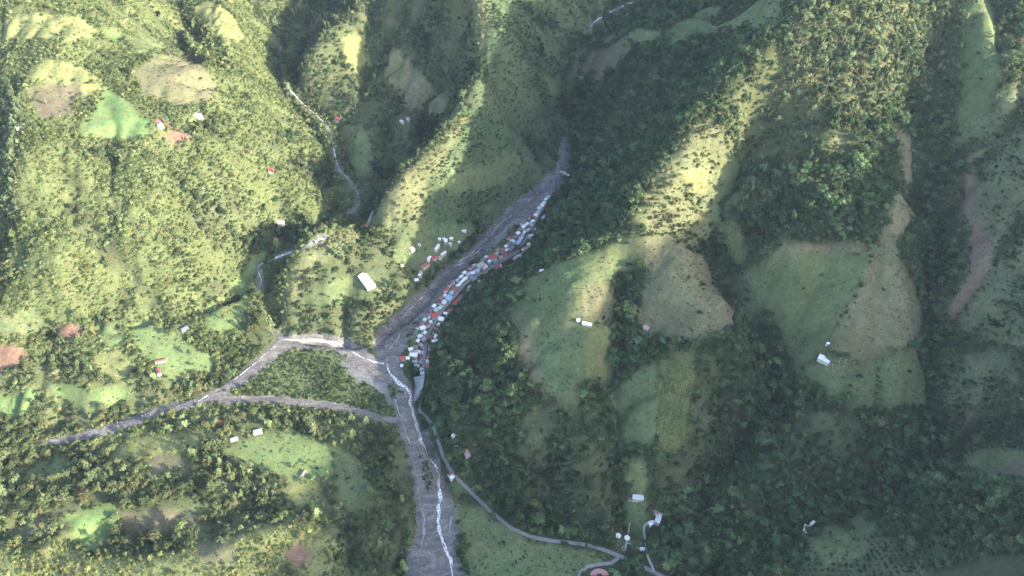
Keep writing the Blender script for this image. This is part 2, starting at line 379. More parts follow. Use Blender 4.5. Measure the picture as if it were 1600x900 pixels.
for s in ('1362,402 1348,440 1312,500 1292,545', '985,368 1045,368 1090,398', '800,456 835,430 872,410 950,386 984,378', '905,502 955,512', '1034,552 1083,545', '955,612 962,690', '350,692 345,705 420,742 450,750', '520,690 524,745 505,770', '102,805 180,782 300,778', '192,503 215,545 250,575', '320,485 345,460 372,430 395,398', '1240,575 1222,535 1198,492'):
    for p in line_xy(s, 2.0):                                 # hedges along field edges
        if fbm(np.array([p[0]/9]), np.array([p[1]/9]), 44, 2)[0] > .42:
            COVER[int((p[1]-RY0)/RC), int((p[0]-RX0)/RC)] = HEDGE
ROADS = [
 ('village_street', 5.5, '860,306 846,330 838,345 831,358 823,373 815,385 805,397 792,407 778,415 764,423 750,430 735,438 724,447 716,457 708,467 700,476 690,487 683,499 676,511 669,524 665,540 663,560 662,580 658,596', 'asphalt'),
 ('valley_road', 5.5, '655,630 656,644 668,655 678,668 684,690 693,715 703,735 718,752 740,774 770,802 800,826 830,839 860,845 890,848 925,853 945,860 968,869 990,880 1020,893 1060,915', 'asphalt'),
 ('loop_road', 5.0, '968,871 955,880 935,882 917,886 906,895 902,915', 'asphalt'),
 ('farm_track', 3.0, '1022,893 1012,870 1009,850 1006,832 1006,823 1016,815', 'concrete'),
 ('tank_path', 1.8, '984,818 980,843 976,858 980,848 1003,860', 'concrete'),
 ('meadow_path', 2.0, '629,418 650,413 664,409 690,396 699,376 717,379', 'dirt'),
 ('pasture_path', 1.1, '1160,425 1215,500 1262,520 1282,556 1300,565 1360,562 1410,545 1450,520', 'dirt'),
 ('upper_path', 1.8, '1150,470 1140,500 1120,520', 'dirt'),
 ('saddle_lane', 5.0, '572,358 578,345 584,330', 'asphalt'),
]
ROAD_XY = []
for nm, w, s, m in ROADS:
    xy = line_xy(s, 5); ROAD_XY.append((nm, w, xy, m))

# ------------------------------------------------------------------ materials
def mat(name, build):
    m = bpy.data.materials.new(name); m.use_nodes = True
    nt = m.node_tree; nt.nodes.clear()
    out = nt.nodes.new('ShaderNodeOutputMaterial')
    build(nt, out); return m
def nd(nt, t, **kw):
    n = nt.nodes.new(t)
    for k, v in kw.items():
        if k.startswith('i_'):
            key = k[2:]; key = int(key) if key.isdigit() else key.replace('_', ' ')
            n.inputs[key].default_value = v
        else: setattr(n, k, v)
    return n
def noise_val(nt, scale, detail, lo, hi, coord='Object'):
    tc = nd(nt, 'ShaderNodeTexCoord'); nz = nd(nt, 'ShaderNodeTexNoise', i_Scale=scale, i_Detail=detail, i_Roughness=.62)
    nt.links.new(tc.outputs[coord], nz.inputs['Vector'])
    mr = nd(nt, 'ShaderNodeMapRange'); mr.inputs[1].default_value = .28; mr.inputs[2].default_value = .72; mr.inputs[3].default_value = lo; mr.inputs[4].default_value = hi
    nt.links.new(nz.outputs['Fac'], mr.inputs[0]); return mr.outputs[0], nz
def scaled(nt, col_out, vals):
    cur = col_out
    for v in vals:
        mx = nd(nt, 'ShaderNodeVectorMath', operation='SCALE'); nt.links.new(cur, mx.inputs[0]); nt.links.new(v, mx.inputs['Scale']); cur = mx.outputs[0]
    return cur
def surf_mat(name, rgb, scale=.5, amt=.25, rough=.9, bump=0.0, spec=.2, fine=3.0):
    def b(nt, out):
        p = nd(nt, 'ShaderNodeBsdfPrincipled', i_Roughness=rough); p.inputs['Specular IOR Level'].default_value = spec
        c = nd(nt, 'ShaderNodeRGB'); c.outputs[0].default_value = (*rgb, 1)
        a, n1 = noise_val(nt, scale, 4, 1-amt, 1+amt); a2, n2 = noise_val(nt, scale*fine*2.3, 3, 1-amt*.7, 1+amt*.7)
        nt.links.new(scaled(nt, c.outputs[0], [a, a2]), p.inputs['Base Color'])
        if bump:
            bp = nd(nt, 'ShaderNodeBump', i_Strength=.6, i_Distance=bump); nt.links.new(n2.outputs['Fac'], bp.inputs['Height']); nt.links.new(bp.outputs[0], p.inputs['Normal'])
        nt.links.new(p.outputs[0], out.inputs[0])
    return mat(name, b)
def terrain_build(nt, out):
    p = nd(nt, 'ShaderNodeBsdfPrincipled', i_Roughness=1.0); p.inputs['Specular IOR Level'].default_value = .08
    at = nd(nt, 'ShaderNodeAttribute', attribute_name='cover')
    a, n1 = noise_val(nt, .022, 5, .78, 1.22); b, n2 = noise_val(nt, .14, 4, .78, 1.22); c, n3 = noise_val(nt, .55, 3, .72, 1.28)
    base = scaled(nt, at.outputs['Color'], [a, b, c])
    hs = nd(nt, 'ShaderNodeHueSaturation'); hv, n4 = noise_val(nt, .05, 3, .475, .525); nt.links.new(hv, hs.inputs['Hue']); nt.links.new(base, hs.inputs['Color'])
    nt.links.new(hs.outputs[0], p.inputs['Base Color'])
    bp = nd(nt, 'ShaderNodeBump', i_Strength=.7, i_Distance=1.2); nt.links.new(n3.outputs['Fac'], bp.inputs['Height']); nt.links.new(bp.outputs[0], p.inputs['Normal'])
    nt.links.new(p.outputs[0], out.inputs[0])
M_TERRAIN = mat('terrain_ground', terrain_build)
def leaf_build(instanced):
    def b(nt, out):
        oi = nd(nt, 'ShaderNodeObjectInfo')
        if instanced:
            at = nd(nt, 'ShaderNodeAttribute', attribute_name='tint', attribute_type='INSTANCER'); col = at.outputs['Color']
        else: col = oi.outputs['Color']
        a, n = noise_val(nt, 1.1, 2, .66, 1.36)
        mr = nd(nt, 'ShaderNodeMapRange'); mr.inputs[3].default_value = .8; mr.inputs[4].default_value = 1.2; nt.links.new(oi.outputs['Random'], mr.inputs[0])
        c = scaled(nt, col, [a, mr.outputs[0]])
        d = nd(nt, 'ShaderNodeBsdfDiffuse'); t = nd(nt, 'ShaderNodeBsdfTranslucent'); mx = nd(nt, 'ShaderNodeMixShader', i_0=.30)
        nt.links.new(c, d.inputs[0]); nt.links.new(c, t.inputs[0]); nt.links.new(d.outputs[0], mx.inputs[1]); nt.links.new(t.outputs[0], mx.inputs[2])
        nt.links.new(mx.outputs[0], out.inputs[0])
    return b
M_LEAF_I = mat('foliage_mass', leaf_build(True)); M_LEAF = mat('foliage', leaf_build(False))
M_BARK = surf_mat('bark', (.16, .13, .10), 1.5, .3)
def gravel_build(nt, out):
    p = nd(nt, 'ShaderNodeBsdfPrincipled', i_Roughness=.95); p.inputs['Specular IOR Level'].default_value = .15
    tc = nd(nt, 'ShaderNodeTexCoord'); mp = nd(nt, 'ShaderNodeMapping'); mp.inputs['Rotation'].default_value = (0, 0, -.95); mp.inputs['Scale'].default_value = (.035, .085, .05)
    nt.links.new(tc.outputs['Object'], mp.inputs[0])
    nz = nd(nt, 'ShaderNodeTexNoise', i_Scale=1.0, i_Detail=6, i_Roughness=.68, i_Distortion=1.2); nt.links.new(mp.outputs[0], nz.inputs['Vector'])
    cr = nd(nt, 'ShaderNodeValToRGB'); e = cr.color_ramp.elements; e[0].position = .32; e[0].color = (.075, .068, .062, 1); e[1].position = .70; e[1].color = (.235, .214, .194, 1)
    m = cr.color_ramp.elements.new(.50); m.color = (.128, .116, .106, 1)
    nt.links.new(nz.outputs['Fac'], cr.inputs[0])
    a, n2 = noise_val(nt, .5, 4, .6, 1.4)
    nt.links.new(scaled(nt, cr.outputs[0], [a]), p.inputs['Base Color'])
    bp = nd(nt, 'ShaderNodeBump', i_Strength=.8, i_Distance=.9); nt.links.new(n2.outputs['Fac'], bp.inputs['Height']); nt.links.new(bp.outputs[0], p.inputs['Normal'])
    nt.links.new(p.outputs[0], out.inputs[0])
M_GRAVEL = mat('river_gravel', gravel_build)
M_ASPH = surf_mat('worn_asphalt', (.205, .19, .175), .2, .2, .85, .0)
M_CONC = surf_mat('pale_concrete', (.34, .32, .30), .3, .25, .9)
M_DIRT = surf_mat('dirt_track', (.19, .155, .11), .3, .25, 1.0)
def water_build(nt, out):
    p = nd(nt, 'ShaderNodeBsdfPrincipled', i_Roughness=.35)
    a, n = noise_val(nt, .35, 4, 0, 1)
    cr = nd(nt, 'ShaderNodeValToRGB'); cr.color_ramp.elements[0].position = .30; cr.color_ramp.elements[0].color = (.16, .15, .14, 1)
    cr.color_ramp.elements[1].position = .62; cr.color_ramp.elements[1].color = (.66, .64, .60, 1)
    nt.links.new(a, cr.inputs[0]); nt.links.new(cr.outputs[0], p.inputs['Base Color'])
    bp = nd(nt, 'ShaderNodeBump', i_Strength=.8, i_Distance=.4); nt.links.new(n.outputs['Fac'], bp.inputs['Height']); nt.links.new(bp.outputs[0], p.inputs['Normal'])
    nt.links.new(p.outputs[0], out.inputs[0])
M_WATER = mat('white_water', water_build)
M_RIVULET = surf_mat('shallow_rivulet', (.27, .26, .245), .25, .3, .4, .3, .5)
ROOFC = dict(red=(.45,.07,.06), brick=(.33,.10,.08), maroon=(.20,.06,.07), pink=(.50,.26,.24), white=(.76,.72,.66), cream=(.66,.61,.52), grey=(.36,.38,.41), dark=(.13,.14,.17),
             blue=(.30,.42,.60), pale=(.55,.545,.53), tan=(.42,.36,.29), green=(.10,.34,.24), brown=(.24,.16,.12), teal=(.50,.54,.49))
M_ROOF = {k: surf_mat('roof_'+k, v, .7, .22, .7, 0, .3) for k, v in ROOFC.items()}
M_WALL = [surf_mat('wall_plaster', (.62, .60, .55), .8, .15), surf_mat('wall_block', (.38, .36, .34), .8, .2), surf_mat('wall_paint', (.55, .50, .42), .8, .15)]
M_DOOR = surf_mat('door_wood', (.12, .08, .06), 1, .2); M_GLASS = surf_mat('window_glass', (.05, .06, .07), 1, .1, .2, 0, .6)

# ------------------------------------------------------------------ mesh helpers
def mesh_from(name, v, f, m=None, smooth=False):
    me = bpy.data.meshes.new(name); me.from_pydata(v, [], f); me.update()
    if m is not None: me.materials.append(m)
    if smooth: me.shade_smooth()
    return me
def obj(name, me, parent=None, loc=None):
    o = bpy.data.objects.new(name, me); COL.objects.link(o)
    if parent is not None: o.parent = parent
    if loc is not None: o.location = loc
    return o
def tag(o, label=None, cat=None, group=None, kind=None):
    if label: o['label'] = label
    if cat: o['category'] = cat
    if group: o['group'] = group
    if kind: o['kind'] = kind
    return o
def Hs(x, y): return float(H(np.array([x]), np.array([y]))[0])

# ------------------------------------------------------------------ terrain mesh: 3 m cells in view, wider ones outside
def axis(a, b, lo, hi, fine):
    mid = np.arange(lo, hi+.1, fine); l = []; s = fine; p = lo
    while p > a: s = min(s*1.16, 60); p -= s; l.append(p)
    r = []; s = fine; p = mid[-1]
    while p < b: s = min(s*1.16, 60); p += s; r.append(p)
    return np.array(l[::-1]+list(mid)+r)
tx = axis(-2340, 2340, -1050, 900, 3.2); ty = axis(-1150, 2580, 340, 1780, 3.2)
TX, TY = np.meshgrid(tx, ty); TZ = H(TX.ravel(), TY.ravel()).reshape(TX.shape)
GROUND = {SCRUB:(.102,.118,.048), FOREST:(.050,.058,.028), PAST:(.105,.130,.055), DRY:(.165,.145,.080), SOIL:(.135,.108,.072), BRIGHT:(.125,.190,.065), FERN:(.060,.085,.040), GROVE:(.095,.105,.048),
 CROP:(.150,.160,.060), RED:(.200,.122,.082), BED:(.15,.145,.14), ISLE:(.095,.115,.052), BUSHF:(.170,.180,.070), SLIDE:(.165,.118,.080), SPUR:(.135,.138,.066), LITGR:(.170,.175,.068), TALLW:(.090,.095,.042), OLIVE:(.185,.195,.075), ORCH:(.085,.095,.045), STRIP:(.105,.115,.060), MIX:(.080,.090,.042), HEDGE:(.09,.10,.045), LITPAST:(.138,.178,.068)}  # last entry: pasture with sunlight painted in as a lighter ground colour
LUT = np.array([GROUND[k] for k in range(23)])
def cover_at(x, y):
    ix = np.clip(((x-RX0)/RC).astype(int), 0, NX-1); iy = np.clip(((y-RY0)/RC).astype(int), 0, NY-1)
    return COVER[iy, ix]
nyv, nxv = TX.shape
idx = np.arange(nyv*nxv).reshape(nyv, nxv)
quads = np.stack([idx[:-1, :-1], idx[:-1, 1:], idx[1:, 1:], idx[1:, :-1]], -1).reshape(-1, 4)
tm = bpy.data.meshes.new('terrain')
tm.vertices.add(nyv*nxv); tm.vertices.foreach_set('co', np.stack([TX, TY, TZ], -1).astype(np.float32).ravel())
tm.loops.add(quads.size); tm.loops.foreach_set('vertex_index', quads.astype(np.int32).ravel())
tm.polygons.add(len(quads)); tm.polygons.foreach_set('loop_start', np.arange(0, quads.size, 4, dtype=np.int32)); tm.polygons.foreach_set('loop_total', np.full(len(quads), 4, np.int32))
tm.update(calc_edges=True); tm.validate()
tm.shade_smooth(); tm.materials.append(M_TERRAIN)
terrain = obj('terrain', tm); tag(terrain, 'steep green valley slopes, ridges and pastures', 'terrain', kind='structure')

# ------------------------------------------------------------------ river beds, water, roads
def sheet(name, outline, lift, m, spacing=7.0):
    poly = [Vector((float(a), float(b))) for a, b in outline]
    x0, y0 = outline.min(0); x1, y1 = outline.max(0)
    ax = np.arange(x0, x1, spacing); ay = np.arange(y0, y1, spacing); mx, my = np.meshgrid(ax, ay)
    mx = mx.ravel(); my = my.ravel(); k = inside(outline, mx, my)
    vs = poly+[Vector((float(a), float(b))) for a, b in zip(mx[k], my[k])]
    r = delaunay_2d_cdt(vs, [], [list(range(len(poly)))], 1, 1e-4)
    v = np.array([(q.x, q.y) for q in r[0]])
    z = H(v[:, 0], v[:, 1])+lift
    me = mesh_from(name, np.column_stack([v, z]).tolist(), [list(f) for f in r[2]], m, True)
    return obj(name, me)
def jag(xy, amp, sc):
    n = len(xy); s = np.arange(n)
    return xy+np.column_stack([fbm(s/sc, s*0+.5, 3, 3)-.5, fbm(s/sc, s*0+7.5, 4, 3)-.5])*amp
for k, (key, lab, lift) in enumerate([('main','wide grey boulder-strewn river bed beside the village','.6'),('arm','grey stony bed of the winding side stream at the left','.72'),('bar','dry pale gravel bar crossing below the green island','.86')]):
    s = BED_POLYS[key]; q = P(s)
    o = sheet('river_bed', jag(line_xy(s+' %g,%g' % q[0], 5), 7, 2.5), float(lift), M_GRAVEL, 6.0)
    tag(o, lab, 'river bed', kind='structure')
def chaikin(s, n=2):
    q = np.array(P(s))
    for _ in range(n): q = np.concatenate([q[:1]]+[np.array([.75*q[i]+.25*q[i+1], .25*q[i]+.75*q[i+1]]) for i in range(len(q)-1)]+[q[-1:]])
    return ' '.join('%g,%g' % tuple(p) for p in q)
def ribbon(name, xy, width, lift, m, wob=0.0, seed=0):
    d = np.gradient(xy, axis=0); d /= np.maximum(np.linalg.norm(d, axis=1, keepdims=True), 1e-6); nrm = np.column_stack([-d[:, 1], d[:, 0]])
    s = np.arange(len(xy)); rows = []
    w = width*(1+wob*(2*vnoise(s/2.2, s*0+seed*3.3, 5)-1))
    if wob: w = w*np.clip((fbm(s/7.0, s*0+seed*9.7, 15, 2)-(.30 if width > 3 else .40))*6, .06 if width < 3 else .3, 1.15)
    c = xy+nrm*((vnoise(s/3.0, s*0+seed*5.1, 8)-.5)*wob*width*1.6)[:, None]
    for e in (-.5, -.17, .17, .5):
        p = c+nrm*(w*e)[:, None]; rows.append(np.column_stack([p, H(p[:, 0], p[:, 1])+lift]))
    if wob == 0:
        zc = np.max([r[:, 2] for r in rows], 0)
        for r in rows: r[:, 2] = zc
    v = np.stack(rows, 1).reshape(-1, 3); f = []
    for i in range(len(xy)-1):
        for k in range(3): a = i*4+k; f.append((a, a+4, a+5, a+1))
    return obj(name, mesh_from(name, v.tolist(), f, m, True))
STREAMS = [
 ('white water of the main river running down the grey bed', 4.2, '605,568 612,590 632,604 641,615 643,640 650,665 660,695 668,712 685,735 688,770 685,800 686,830 694,850 703,870 707,910'),
 ('foaming side stream that bends into the river from the left', 3.2, '445,530 470,534 500,532 530,538 550,550 570,562 600,569'),
 ('thin stream threading the river bed past the village', 1.3, '882,225 874,250 864,276 846,290 838,304 828,312 815,330 805,345 790,358 776,380 758,385 740,400 725,412 705,418 690,432 672,452 652,470 636,483 634,500 625,520 624,530 603,550 604,566'),
 ('thin white stream below the lit scrub slope at centre left', 2.2, '510,372 460,393 432,404 405,415 403,425 410,440 405,452'),
 ('pale stream loop under the left end of the central ridge', 2.0, '545,330 562,325 560,300 545,282 528,262'),
 ('small stream in the upper left valley', 1.6, '528,262 522,235 518,205 500,185 475,165 452,140'),
 ('short shaded stretch of stream in the top left gorge', 1.5, '440,105 437,85 440,72'),
 ('faint stream in the gorge at the top edge', 1.6, '922,48 926,36 945,24 968,12 1000,0'),
 ('thin left braid of the lower river bed', 1.5, '618,625 628,660 642,700 652,740 654,780 664,815 660,850 652,905'),
 ('short right braid of the lower river bed', 1.3, '690,745 702,775 707,805 702,830 696,848'),
 ('thin braid on the left margin of the river bed opposite the village', 1.2, '800,335 770,362 742,392 708,420 676,450 648,478 620,505 606,530 603,550'),
 ('pale rivulet along the left gravel arm', 2.2, '445,532 425,546 395,572 355,602 310,628'),
]
for i, (lab, w, s) in enumerate(STREAMS):
    for p in line_xy(chaikin(s), 4.0):
        a_, b_ = int((p[0]-RX0)/RC), int((p[1]-RY0)/RC); CLEAR[max(0, b_-2):b_+2, max(0, a_-2):a_+2] = True; g_ = COVER[max(0, b_-1):b_+2, max(0, a_-1):a_+2]; g_[:] = BED
    tag(ribbon('river_water', line_xy(chaikin(s), 3.0), w, 1.25+.03*i, M_WATER if w > 1.55 else M_RIVULET, .55 if w > 1.55 else 1.3, i+1), lab, 'stream', kind='structure')
for i, (nm, w, xy, m) in enumerate(ROAD_XY):
    o = ribbon(nm, xy, w, .55+.05*i, {'asphalt': M_ASPH, 'concrete': M_CONC, 'dirt': M_DIRT}[m])
    tag(o, None, None, kind='structure')
    for p in xy[::1]:
        a = int((p[0]-RX0)/RC); b = int((p[1]-RY0)/RC); k = 0 if w < 3 else 1
        CLEAR[max(0, b-k):b+k+1, max(0, a-k):a+k+1] = True

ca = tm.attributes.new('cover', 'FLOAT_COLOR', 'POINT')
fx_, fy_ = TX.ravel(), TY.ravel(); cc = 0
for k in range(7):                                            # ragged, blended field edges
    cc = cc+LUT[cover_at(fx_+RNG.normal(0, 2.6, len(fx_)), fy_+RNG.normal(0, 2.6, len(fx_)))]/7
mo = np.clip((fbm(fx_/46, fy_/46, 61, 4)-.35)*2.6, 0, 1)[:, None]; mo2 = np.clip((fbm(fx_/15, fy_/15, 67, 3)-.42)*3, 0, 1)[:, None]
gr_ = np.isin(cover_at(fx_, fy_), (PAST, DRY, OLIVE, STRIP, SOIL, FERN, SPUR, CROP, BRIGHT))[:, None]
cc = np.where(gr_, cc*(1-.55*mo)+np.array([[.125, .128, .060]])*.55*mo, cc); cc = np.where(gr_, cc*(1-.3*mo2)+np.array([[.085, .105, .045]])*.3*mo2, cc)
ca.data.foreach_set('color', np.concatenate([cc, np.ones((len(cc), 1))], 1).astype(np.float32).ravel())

# ------------------------------------------------------------------ houses
UNIT_BOX = ([(-.5,-.5,0),(.5,-.5,0),(.5,.5,0),(-.5,.5,0),(-.5,-.5,1),(.5,-.5,1),(.5,.5,1),(-.5,.5,1)], [(3,2,1,0),(4,5,6,7),(0,1,5,4),(1,2,6,5),(2,3,7,6),(3,0,4,7)])
door_me = mesh_from('door', *UNIT_BOX, M_DOOR); win_me = mesh_from('window', *UNIT_BOX, M_GLASS)
def walls_mesh(w, l, h, g, m):                                # long side along x, gable ends closed; footing runs into the slope
    a, b = l/2, w/2; z0 = -4.0
    v = [(-a,-b,z0),(a,-b,z0),(a,b,z0),(-a,b,z0),(-a,-b,h),(a,-b,h),(a,b,h),(-a,b,h),(-a,0,h+g),(a,0,h+g)]
    return mesh_from('wall', v, [(3,2,1,0),(0,1,5,4),(2,3,7,6),(1,2,6,9,5),(3,0,4,8,7),(4,5,9,8),(6,7,8,9)], m)
def roof_mesh(w, l, h, g, m, flat):
    a, b, t, e = l/2+.45, w/2+.45, .16, g*(.45/(w/2)); v = []; f = []; h = h+.05
    def slab(p):
        k = len(v); v.extend(p); v.extend([(x, y, z+t) for x, y, z in p]); f.extend([(k+3,k+2,k+1,k),(k+4,k+5,k+6,k+7)]+[(k+i,k+(i+1)%4,k+4+(i+1)%4,k+4+i) for i in range(4)])
    if flat: slab([(-a,-b,h+g*.1),(a,-b,h+g*.1),(a,b,h+g+.1),(-a,b,h+g+.1)])
    else:
        slab([(-a,-b,h-e),(a,-b,h-e),(a,0,h+g),(-a,0,h+g)]); slab([(a,b,h-e),(-a,b,h-e),(-a,.01,h+g),(a,.01,h+g)])
    return mesh_from('roof', v, f, m)
HOUSES = []
def house(u, v, l, w, ang, roof, label, group=None, cat='house', name='house', h=None, flat=None, sec=None):
    """u, v: photo position; l, w: metres; ang: heading of the long side in the photo, degrees clockwise from right"""
    p = hit([u], [v])[0]; z = Hs(*p)
    a2 = math.radians(ang); q0 = at_z(u, v, z); q1 = at_z(u+6*math.cos(a2), v+6*math.sin(a2), z)
    rz = math.atan2(q1[1]-q0[1], q1[0]-q0[0])
    rnd = random.Random(int(u*31+v*17)); h = h or rnd.choice([2.7, 3.0, 5.2]); flat = rnd.random() < .3 if flat is None else flat
    g = w*.22
    e = bpy.data.objects.new(name, None); COL.objects.link(e); e.location = (p[0], p[1], z+.3); e.rotation_euler = (0, 0, rz); e.empty_display_size = 1
    tag(e, label, cat, group)
    wm = rnd.choice(M_WALL)
    if flat: 
        a, b = l/2, w/2
        vv = [(-a,-b,-4),(a,-b,-4),(a,b,-4),(-a,b,-4),(-a,-b,h),(a,-b,h),(a,b,h+g),(-a,b,h+g)]
        obj('wall', mesh_from('wall', vv, [(3,2,1,0),(4,5,6,7),(0,1,5,4),(1,2,6,5),(2,3,7,6),(3,0,4,7)], wm), e)
    else: obj('wall', walls_mesh(w, l, h, g, wm), e)
    obj('roof', roof_mesh(w, l, h, g, M_ROOF[roof], flat), e)
    for s in (-1, 1):
        if l > 6:
            d = obj('window', win_me, e, (s*l*.3, -w/2, 1.1)); d.scale = (1.2, .12, 1.0)
    d = obj('door', door_me, e, (0, -w/2, 0)); d.scale = (1.0, .14, 2.1)
    HOUSES.append((p[0], p[1], max(l, w)/2))
    k = int((max(l, w)/2+2.5)/RC); a = int((p[0]-RX0)/RC); b = int((p[1]-RY0)/RC)
    CLEAR[max(0, b-k):b+k+1, max(0, a-k):a+k+1] = True
    return e
ROOFWORD = dict(red='bright red', brick='brick red', maroon='dark maroon', pink='faded pink', white='white', cream='cream', grey='grey', dark='dark slate', blue='blue', pale='pale blue', tan='tan', green='green', brown='brown', teal='pale teal')
# the village along the street: photo position, length, width (m), heading, roof, side of the street
VILLAGE = """659,560,8,8,90,red,r 646.5,557.5,13,6,5,white,r 642,548,7,6,-20,cream,r 654.5,551,7,6,10,white,r 649.5,544.5,8,6,-10,brown,r 629.5,562,7,7,-15,red,r 637.5,561,6,6,0,white,r 648.5,566,9,5,5,grey,r
659,567,8,5,5,pale,r 658,572.5,6,5,0,maroon,r 659,578.5,6,6,10,pale,r 660,585,6,6,80,white,r 660,592,6,5,80,grey,r 662,553,6,5,80,white,r 658,540.5,7,6,20,grey,r 663,546,5,5,90,pale,r 653,534,6,5,-60,white,r
656.5,527.5,9,6,-20,teal,r 662,531,7,5,-25,grey,r 664,522.5,6,5,-40,white,r 661,514,9,6,-15,white,r 667.5,509,9,6,-30,maroon,r 671.5,504.5,9,5,-20,cream,r 678.7,494,12,10,-20,red,r 673,530,14,8,-60,brick,l 679.5,534,10,5,-10,white,l
681,527,8,5,-70,white,l 689.5,501.5,10,7,15,white,l 696,492.5,7,3.5,15,white,l 693.5,475,9,8,-45,pale,r 688,482,8,6,-40,teal,r 682,487,7,6,-40,grey,r 701.5,467.5,10,9,-45,blue,r 711,473.5,8,8,-70,red,l 711.5,452.5,9,8,-45,brick,r
705.5,458.5,8,6,-40,grey,r 716,447,9,5,-25,white,r 721,442,9,5,-40,white,r 726.5,436.5,9,6,-30,white,r 732,431.5,8,6,-30,grey,r 738,428,8,6,-15,white,r 740,434,10,7,-30,dark,r 745,424.5,9,8,-30,grey,r 751,415.5,13,10,-35,tan,r
757.5,418.5,10,8,-35,pale,r 757.5,424,10,5,-25,brown,r 769,403,14,11,-20,red,r 774.5,408.5,8,6,-20,green,r 764.5,411,6,5,-30,white,r 768,415,7,6,-30,dark,r 778.5,411,7,6,-30,brick,r 775.5,419.5,11,9,-15,red,l
786,418,11,7,-5,white,l 782,403.5,7,6,-30,pink,r 788,401,9,7,-30,brick,r 795,396,15,10,-32,maroon,r 783.5,391.5,9,8,-20,brick,r 790.5,386,6,5,-30,white,r 791.5,392,7,5,-30,cream,r 799,388.5,10,7,-35,dark,r 797,374,9,7,15,maroon,r
801.5,379,8,6,20,pale,r 808.5,379.5,12,9,-40,blue,r 813.5,373.5,9,7,-40,pale,r 809.5,367.5,8,6,-35,white,r 816.5,369,7,5,-40,grey,r 819,364,8,6,-40,white,r 818.5,357,9,6,-55,white,r 825,360.5,8,5,-50,pale,r 823.5,351.5,7,5,-30,white,r
828,350.5,6,5,-35,grey,r 832.5,347.5,8,5,-30,white,r 830,354.5,6,4,-55,pale,r 830,370,8,8,-50,pale,l 837,339,8,7,-60,white,r 841,333.5,7,6,-60,grey,r 842.5,326.5,9,8,-40,pale,r 847,324.5,7,6,-50,white,r 849.5,318.5,8,6,-50,cream,r
852.5,313,6,5,-60,white,r 856,310,6,5,-50,grey,r 822,389,10,6,-20,pink,l 818,393,8,5,-15,white,l 826,383.5,7,6,-70,cream,l 806,405,9,6,-35,pink,l 810.5,401,8,5,-30,pale,l 803.5,409,8,6,-70,pink,l 816,399.5,7,5,-20,dark,l""".split()
def ordw(n):
    T = ['','first','second','third','fourth','fifth','sixth','seventh','eighth','ninth','tenth','eleventh','twelfth','thirteenth','fourteenth','fifteenth','sixteenth','seventeenth','eighteenth','nineteenth','twentieth','twenty-first','twenty-second','twenty-third','twenty-fourth','twenty-fifth','twenty-sixth','twenty-seventh']
    return T[n]
vl = [a.split(',') for a in VILLAGE]
vl = [(float(a[0]), float(a[1]), float(a[2]), float(a[3]), float(a[4]), a[5], a[6]) for a in vl]
vpos = [hit([a[0]], [a[1]])[0] for a in vl]; street = ROAD_XY[0][2]; rr_ = random.Random(5); tries = 0
while len(vl) < 150 and tries < 2500:                          # small sheds and back houses filling the ribbon
    tries += 1; i = rr_.randrange(4, len(street)-4); d = street[i+1]-street[i-1]; d = d/np.linalg.norm(d); nrm = np.array([-d[1], d[0]]); sd = 1 if rr_.random() < .8 else -1
    if np.dot(nrm, np.array([-1, .3]))*sd < 0: nrm = -nrm
    off = rr_.uniform(6.5, 19 if sd > 0 else 9); p = street[i]+nrm*off
    if min(np.linalg.norm(p-q) for q in vpos) < 7.2 or min(np.linalg.norm(street-p, axis=1)) < 6.2 or cover_at(p[:1], p[1:])[0] == BED: continue
    u_, v_ = to_px(p[0], p[1], Hs(*p)); an_ = math.degrees(math.atan2(*(np.array(to_px(*(p+d*5), Hs(*p)))-np.array([u_, v_]))[::-1]))
    vpos.append(p); vl.append((float(u_), float(v_), rr_.uniform(5, 8), rr_.uniform(4, 5.5), an_, rr_.choice(['white', 'grey', 'red', 'pale', 'brick', 'tan', 'cream', 'maroon', 'brown', 'dark']), 'r' if sd > 0 else 'l'))
cnt = {}
for i in sorted(range(len(vl)), key=lambda k: -vl[k][1]):
    u, v, l, w, an, rf, side = vl[i]; key = (rf, side); cnt[key] = cnt.get(key, 0)+1
    house(u, v, l, w, an, rf, f"{ROOFWORD[rf]} roofed village house {'between street and river' if side == 'r' else 'between street and forest'}, {ordw(cnt[key])} such counting uphill", 'houses along the village street')
